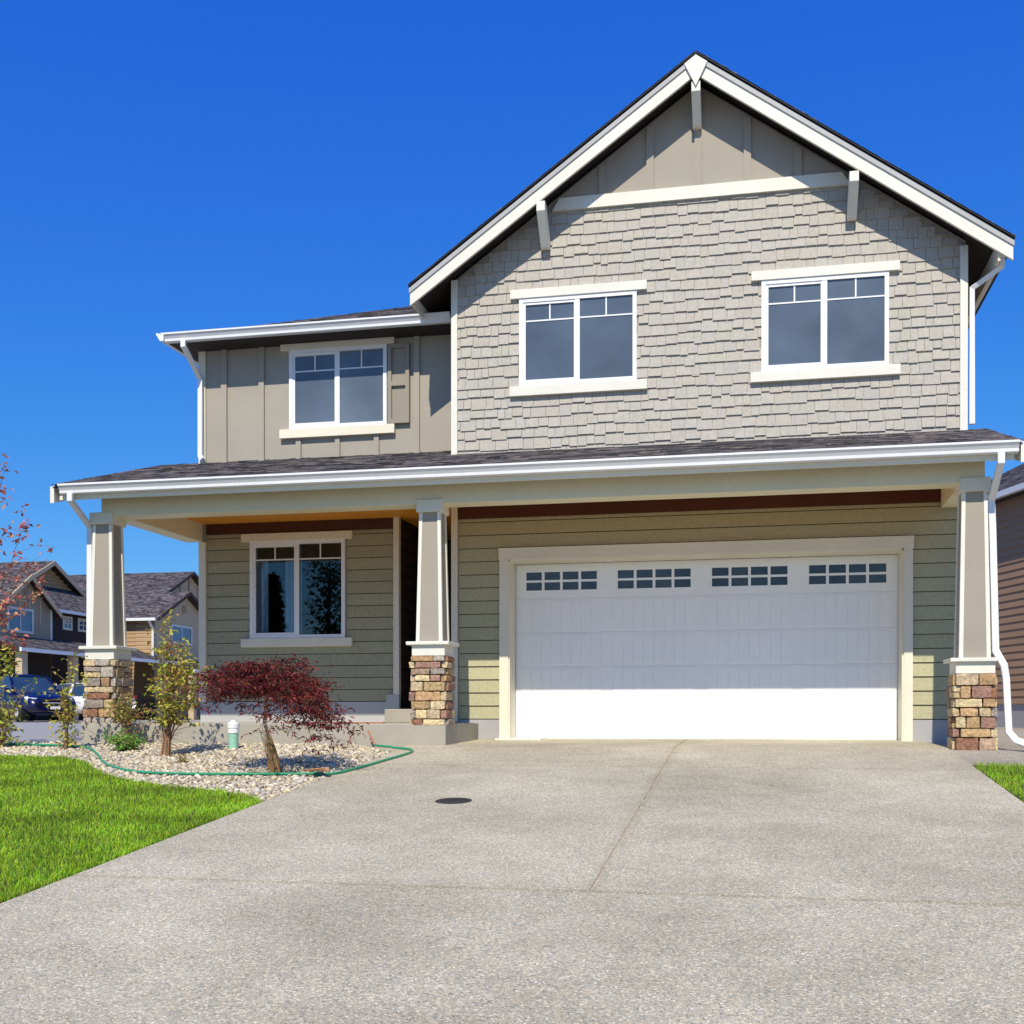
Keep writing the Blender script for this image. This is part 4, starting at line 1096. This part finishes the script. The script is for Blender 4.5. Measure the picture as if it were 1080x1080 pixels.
def houseB():
    k = 52/62.
    T = thing('tan_house', 'tan house with beige gables and a dark roof, seen under the porch beam', 'house', (-29.7, 55, .165))
    ox, oy, oz = T.location
    def bx(n, m, x0, x1, y0, y1, z0, z1): return box(n, M[m], T, x0-ox, x1-ox, y0-oy, y1-oy, z0-oz, z1-oz)
    XD = -29.73; Y0 = 52.0; ze = 5.33
    bx('wall', 'far_tan', -40, XD-.01, Y0+.02, 62, .1, ze)
    m = MB(); z = .3
    while z < ze-.3:
        pl = [(Y0+.02-oy, z-oz), (Y0-.02-oy, z-oz), (Y0+.01-oy, z+.2-oz), (Y0+.02-oy, z+.2-oz)]
        m.prism(pl, 'x', -40-ox, XD-ox); z += .2
    m.build('lap_siding', M['far_tan'], T)
    # front gable facing +X
    yc, half = 55.0, 3.0; zr = 6.9
    bx('wall', 'far_beige', XD-1, XD, Y0, Y0+6, 3.0, ze)
    MB().prism([(Y0-oy, ze-oz), (Y0+6-oy, ze-oz), (yc-oy, zr-.15-oz)], 'x', XD-1-ox, XD-ox).build('wall', M['far_beige'], T)
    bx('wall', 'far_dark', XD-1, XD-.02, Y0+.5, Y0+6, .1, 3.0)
    gable_roof_x(T, XD-ox, -40-ox, yc-oy, half, zr-oz, .5, .35, bh=.15, bmat='darkbrown')
    small_window(T, XD-ox, 53.7-oy, 55.7-oy, 4.2-oz, 5.0-oz)
    MB().lathe(0, 0, [(.22, 0), (.22, .04)], 12).build('gable_vent', M['far_tan'], T).matrix_local = Matrix.Translation((XD-ox, 55-oy, 5.95-oz)) @ Matrix.Rotation(R(90), 4, 'Y')
    # taller body behind, ridge along X
    yb = 58.5; zb = 8.45
    gable_roof_x(T, XD-1.6-ox, -42-ox, yb-oy, 5.0, zb-oz, .50, .3, bh=.15, bmat='darkbrown')
    MB().prism([(yb-5-oy, zb-2.6-oz), (yb+5-oy, zb-2.6-oz), (yb-oy, zb-.15-oz)], 'x', -42-ox, XD-1.6-ox).build('wall', M['far_beige'], T)
    for y in (56.5, 57.5, 58.5, 59.5, 60.5): bx('batten', 'far_tan', XD-1.6, XD-1.56, y-.07, y+.07, 6.4, zb-.3-abs(y-yb)*.5)
    bx('gutter', 'gutter', -40, XD+.3, Y0-.47, Y0-.36, ze-.22, ze-.08)
    bx('soffit', 'soffit', -40, XD, Y0-.36, Y0+.02, ze-.2, ze-.15)
    MB().tube([(XD-ox-.1, Y0-.4-oy, ze-.2-oz), (XD-ox-.05, Y0-.08-oy, ze-.6-oz), (XD-ox-.05, Y0-.08-oy, 2.7-oz)], .07, 6).build('downspout', M['white'], T)
    r = [(XD+1.6-ox, Y0+1-oy, 2.7-oz), (XD+1.6-ox, Y0+7-oy, 2.7-oz), (XD-ox, Y0+7-oy, 3.3-oz), (XD-ox, Y0+1-oy, 3.3-oz)]
    slab_roof('porch_roof', [Vector(q) for q in r], .14, M['soffit'], T)
    bx('gutter', 'gutter', XD+1.6, XD+1.7, Y0+1, Y0+7, 2.56, 2.72)
    for y in (Y0+1.2, Y0+6.4): bx('porch_post', 'far_beige', XD+1.2, XD+1.5, y, y+.3, .1, 2.6)
houseB()

# ------------------------------------------------------------------ cars
def car(name, label, loc, rz, paint_m, suv=True):
    T = thing(name, label, 'car', loc, rz)
    Hh = 1.68 if suv else 1.46; belt = 1.02 if suv else .92; hood = 1.0 if suv else .86; w = .93
    # stations along x (front = +x): x, z_low, z_shoulder, half width, z of centre line
    body = [(2.30, .40, .62, .70, .70), (2.22, .30, .74, .84, .82), (1.95, .26, .84, .90, hood-.06), (1.3, .24, .92, w, hood), (.95, .24, belt-.04, w, hood+.05),
            (0., .24, belt, w, belt+.05), (-1.0, .24, belt+.02, w, belt+.06), (-1.9, .26, belt+.02, .91, belt+.05), (-2.25, .34, belt-.06, .84, belt-.02), (-2.33, .42, .8, .74, .82)]
    def ring(x, zl, zs, hw, zc):
        half = [(0, zl), (hw*.8, zl), (hw*.98, zl+.12), (hw, (zl+zs)/2), (hw*.97, zs-.05), (hw*.86, zs+(zc-zs)*.45), (hw*.5, zc-.01), (0, zc)]
        return [(x, y, z) for y, z in half]+[(x, -y, z) for y, z in half[-2:0:-1]]
    def loft(st, m):
        rs = [ring(*s) for s in st]; k = len(rs[0]); vs = [p for r in rs for p in r]
        fs = [(i*k+j, i*k+(j+1) % k, (i+1)*k+(j+1) % k, (i+1)*k+j) for i in range(len(rs)-1) for j in range(k)]
        fs += [tuple(range(k)), tuple(range((len(rs)-1)*k, len(rs)*k))[::-1]]
        m.add(vs, fs)
    m = MB(); loft(body, m)
    o = m.build('body', paint_m, T, smooth=True); sd = o.modifiers.new('s', 'SUBSURF'); sd.levels = sd.render_levels = 1
    # cabin: glass house and roof
    xf0, xf1 = .95, .25; xr1, xr0 = (-1.75, -2.1) if suv else (-1.1, -1.85)
    g = MB(); bw, tw = .83, .64; zr = Hh-.07
    P = [(xf0, bw, belt-.02), (xf1, tw, zr), (xr1, tw, zr), (xr0, bw, belt-.02)]
    g.add([(x, y, z) for x, y, z in P]+[(x, -y, z) for x, y, z in P], [(0, 1, 2, 3), (7, 6, 5, 4), (0, 4, 5, 1), (2, 6, 7, 3), (1, 5, 6, 2)])
    g.build('window_glass', M['carglass'], T)
    r = MB()
    r.add([(xf1+.06, y, zr-.01) for y in (-.6, 0, .6)]+[(xf1-.1, y, z) for y, z in ((-.66, zr), (0, Hh), (.66, zr))]+[(-.6, y, z) for y, z in ((-.67, zr+.01), (0, Hh+.03), (.67, zr+.01))]+[(xr1+.05, y, z) for y, z in ((-.66, zr), (0, Hh-.01), (.66, zr))]+[(xr1-.1, y, zr-.02) for y in (-.6, 0, .6)],
          [(i*3+j, i*3+j+1, i*3+j+4, i*3+j+3) for i in range(4) for j in range(2)])
    for s in (-1, 1):      # pillars
        for (a, b) in (((xf0, bw, belt-.02), (xf1, tw, zr)), ((xr0, bw, belt-.02), (xr1, tw, zr)), ((-.45, bw+.0, belt), (-.5, tw, zr))):
            r.tube([(a[0], s*(a[1]+.005), a[2]), (b[0], s*(b[1]+.005), b[2])], .045, 4)
    r.build('roof', paint_m, T)
    for sx in (1.45, -1.4):
        for sy in (-1, 1):
            wv = MB(); n = 24
            prof = [(.19, -.02), (.30, -.02), (.335, .02), (.335, .18), (.30, .22), (.19, .22)]
            for rr, yy in prof:
                for j in range(n): wv.v.append((sx+rr*math.cos(j*2*math.pi/n), sy*(.93-yy+.02), .335+rr*math.sin(j*2*math.pi/n))); wv.c.append((1, 1, 1))
            for i in range(len(prof)-1):
                for j in range(n): wv.f.append((i*n+j, i*n+(j+1) % n, (i+1)*n+(j+1) % n, (i+1)*n+j))
            t = wv.build('wheel', M['black'], T)
            h = MB(); pts = [(sx+.2*math.cos(j*2*math.pi/n), sy*.93, .335+.2*math.sin(j*2*math.pi/n)) for j in range(n)]
            h.add(pts+[(sx, sy*.90, .335)], [(j, (j+1) % n, n) for j in range(n)]); h.build('rim', M['metal'], t)
    for sy in (-1, 1):
        hl = MB(); hl.hexa([(2.02, sy*.86, .70), (2.24, sy*.60, .66), (2.24, sy*.50, .68), (1.98, sy*.70, .72), (1.86, sy*.885, .84), (2.19, sy*.66, .80), (2.17, sy*.52, .80), (1.86, sy*.75, .87)])
        hl.build('headlight', M['lamp'], T)
        box('taillight', M['redlamp'], T, -2.30, -2.2, min(sy*.62, sy*.84), max(sy*.62, sy*.84), .82, .98)
        box('mirror', paint_m, T, .72, .86, min(sy*.93, sy*1.08), max(sy*.93, sy*1.08), belt+.0, belt+.14, bevel=.02)
        box('door_handle', M['metal'], T, -.25, -.1, min(sy*.925, sy*.945), max(sy*.925, sy*.945), belt-.16, belt-.13)
    gr = MB()
    for i in range(4): gr.box(2.22, 2.315, -.42, .42, .50+i*.07, .535+i*.07)
    gr.box(2.20, 2.30, -.45, .45, .48, .78); gr.build('grille', M['black'], T)
    box('bumper_trim', M['metal'], T, 2.27, 2.325, -.43, .43, .625, .65)
    box('licence_plate', M['white'], T, 2.30, 2.335, -.17, .17, .42, .52)
    return T
car('parked_suv', 'dark blue car parked at far left, facing the house porch', (-25.6, 35.9, .137), R(-30), M['blue_paint'], True)
car('parked_car', 'white car parked side-on behind the left stone column', (-26.4, 43.2-3.2, .165), R(178), M['white_car'], False)

# a big tree across the road, seen only as a reflection in the porch window
def street_tree():
    T = thing('street_tree', 'dark leafy tree mirrored in the porch window glass', 'tree', (-18.7, -17, -1.3))
    m = MB(); m.tube([(0, 0, -.1), (.1, 0, 2), (0, .1, 4.5), (.1, 0, 8)], [.22, .18, .13, .05], 8)
    pts = []
    for i in range(40):
        z = random.uniform(1.8, 8.2); a = random.uniform(0, 6.28); r = random.uniform(.4, 1.7)*(1.15-.09*z)
        e = Vector((math.cos(a)*r, math.sin(a)*r, z+.3))
        m.tube([(0, 0, z-.3), e*.6+Vector((0, 0, z*.4-.1)), e], [.04, .025, .01], 5)
        for q in range(60): pts.append(jit(e, .30))
    m.build('trunk', M['bark'], T)
    leaf_mesh('crown', pts, .22, [(.03, .07, .015), (.05, .10, .02), (.02, .05, .012)], M['leaf'], T, aspect=1.8)
street_tree()
def added_conifer():  # tree added out of view so the left pane mirrors something dark
    T = thing('added_conifer', 'dark narrow conifer added to darken the reflection in the left porch pane', 'tree', (-21.3, -17, -1.3))
    m = MB(); m.tube([(0, 0, -.1), (0, 0, 7.5)], [.2, .04], 8); m.build('trunk', M['bark'], T)
    pts = []
    for i in range(5200):
        z = random.uniform(.6, 7.9); a = random.uniform(0, 6.28); r = .62*(1-(z/8.6)**3)*math.sqrt(random.random()); pts.append((math.cos(a)*r, math.sin(a)*r, z))
    leaf_mesh('crown', pts, .26, [(.012, .028, .012), (.02, .04, .016), (.01, .02, .01)], M['leaf'], T, aspect=2.5)
added_conifer()

# ------------------------------------------------------------------ light, sky, camera
SUN_EL, SUN_AZ = 46.6, 2.5       # azimuth east of due south (-Y)
w = bpy.data.worlds.new('World'); S.world = w; w.use_nodes = True
nt = w.node_tree; bg = nt.nodes['Background']
sky = nt.nodes.new('ShaderNodeTexSky'); sky.sky_type = 'NISHITA'; sky.sun_disc = False
sky.sun_elevation = R(SUN_EL); sky.sun_rotation = R(180-SUN_AZ)
sky.air_density = 1.0; sky.dust_density = .3; sky.ozone_density = 3.0; sky.altitude = 200
# deepen the clear sky: per-channel curve on the sky radiance
def mth(op, x, y):
    n = nt.nodes.new('ShaderNodeMath'); n.operation = op
    for k, q in enumerate((x, y)):
        if hasattr(q, 'is_linked'): nt.links.new(q, n.inputs[k])
        else: n.inputs[k].default_value = q
    return n.outputs[0]
SK = .11
sp = nt.nodes.new('ShaderNodeSeparateColor'); nt.links.new(sky.outputs[0], sp.inputs[0])
cb = nt.nodes.new('ShaderNodeCombineColor')
for k, (pw, gain) in enumerate(((1.5, .52), (.95, .70), (.34, .98))):
    nt.links.new(mth('MULTIPLY', mth('POWER', mth('MULTIPLY', sp.outputs[k], SK), pw), gain/SK), cb.inputs[k])
nt.links.new(cb.outputs[0], bg.inputs[0])
bg.inputs[1].default_value = SK
sl = bpy.data.lights.new('sun', 'SUN'); sl.energy = 5.0; sl.angle = R(.5); sl.color = (1, .915, .76)
so = bpy.data.objects.new('sun', sl); COL.objects.link(so)
to_sun = Vector((math.sin(R(SUN_AZ))*math.cos(R(SUN_EL)), -math.cos(R(SUN_AZ))*math.cos(R(SUN_EL)), math.sin(R(SUN_EL))))
so.rotation_euler = to_sun.to_track_quat('Z', 'Y').to_euler(); so.location = to_sun*30

cam = bpy.data.cameras.new('camera'); co = bpy.data.objects.new('camera', cam); COL.objects.link(co)
co.location = (0, 0, .309); co.rotation_euler = (R(90-.30), 0, R(11.56))
cam.sensor_width = 36; cam.lens = 1190.4/1080*36
cam.shift_x = (540-554.5)/1080; cam.shift_y = (761.9-540)/1080
cam.clip_start = .05; cam.clip_end = 5000
S.camera = co
S.view_settings.view_transform = 'Standard'; S.view_settings.look = 'None'; S.view_settings.exposure = 0; S.view_settings.gamma = 1
S.render.engine = 'CYCLES'
try:
    S.cycles.use_denoising = True; S.cycles.denoiser = 'OPENIMAGEDENOISE'
except Exception: pass
S.cycles.max_bounces = 8; S.cycles.transparent_max_bounces = 12
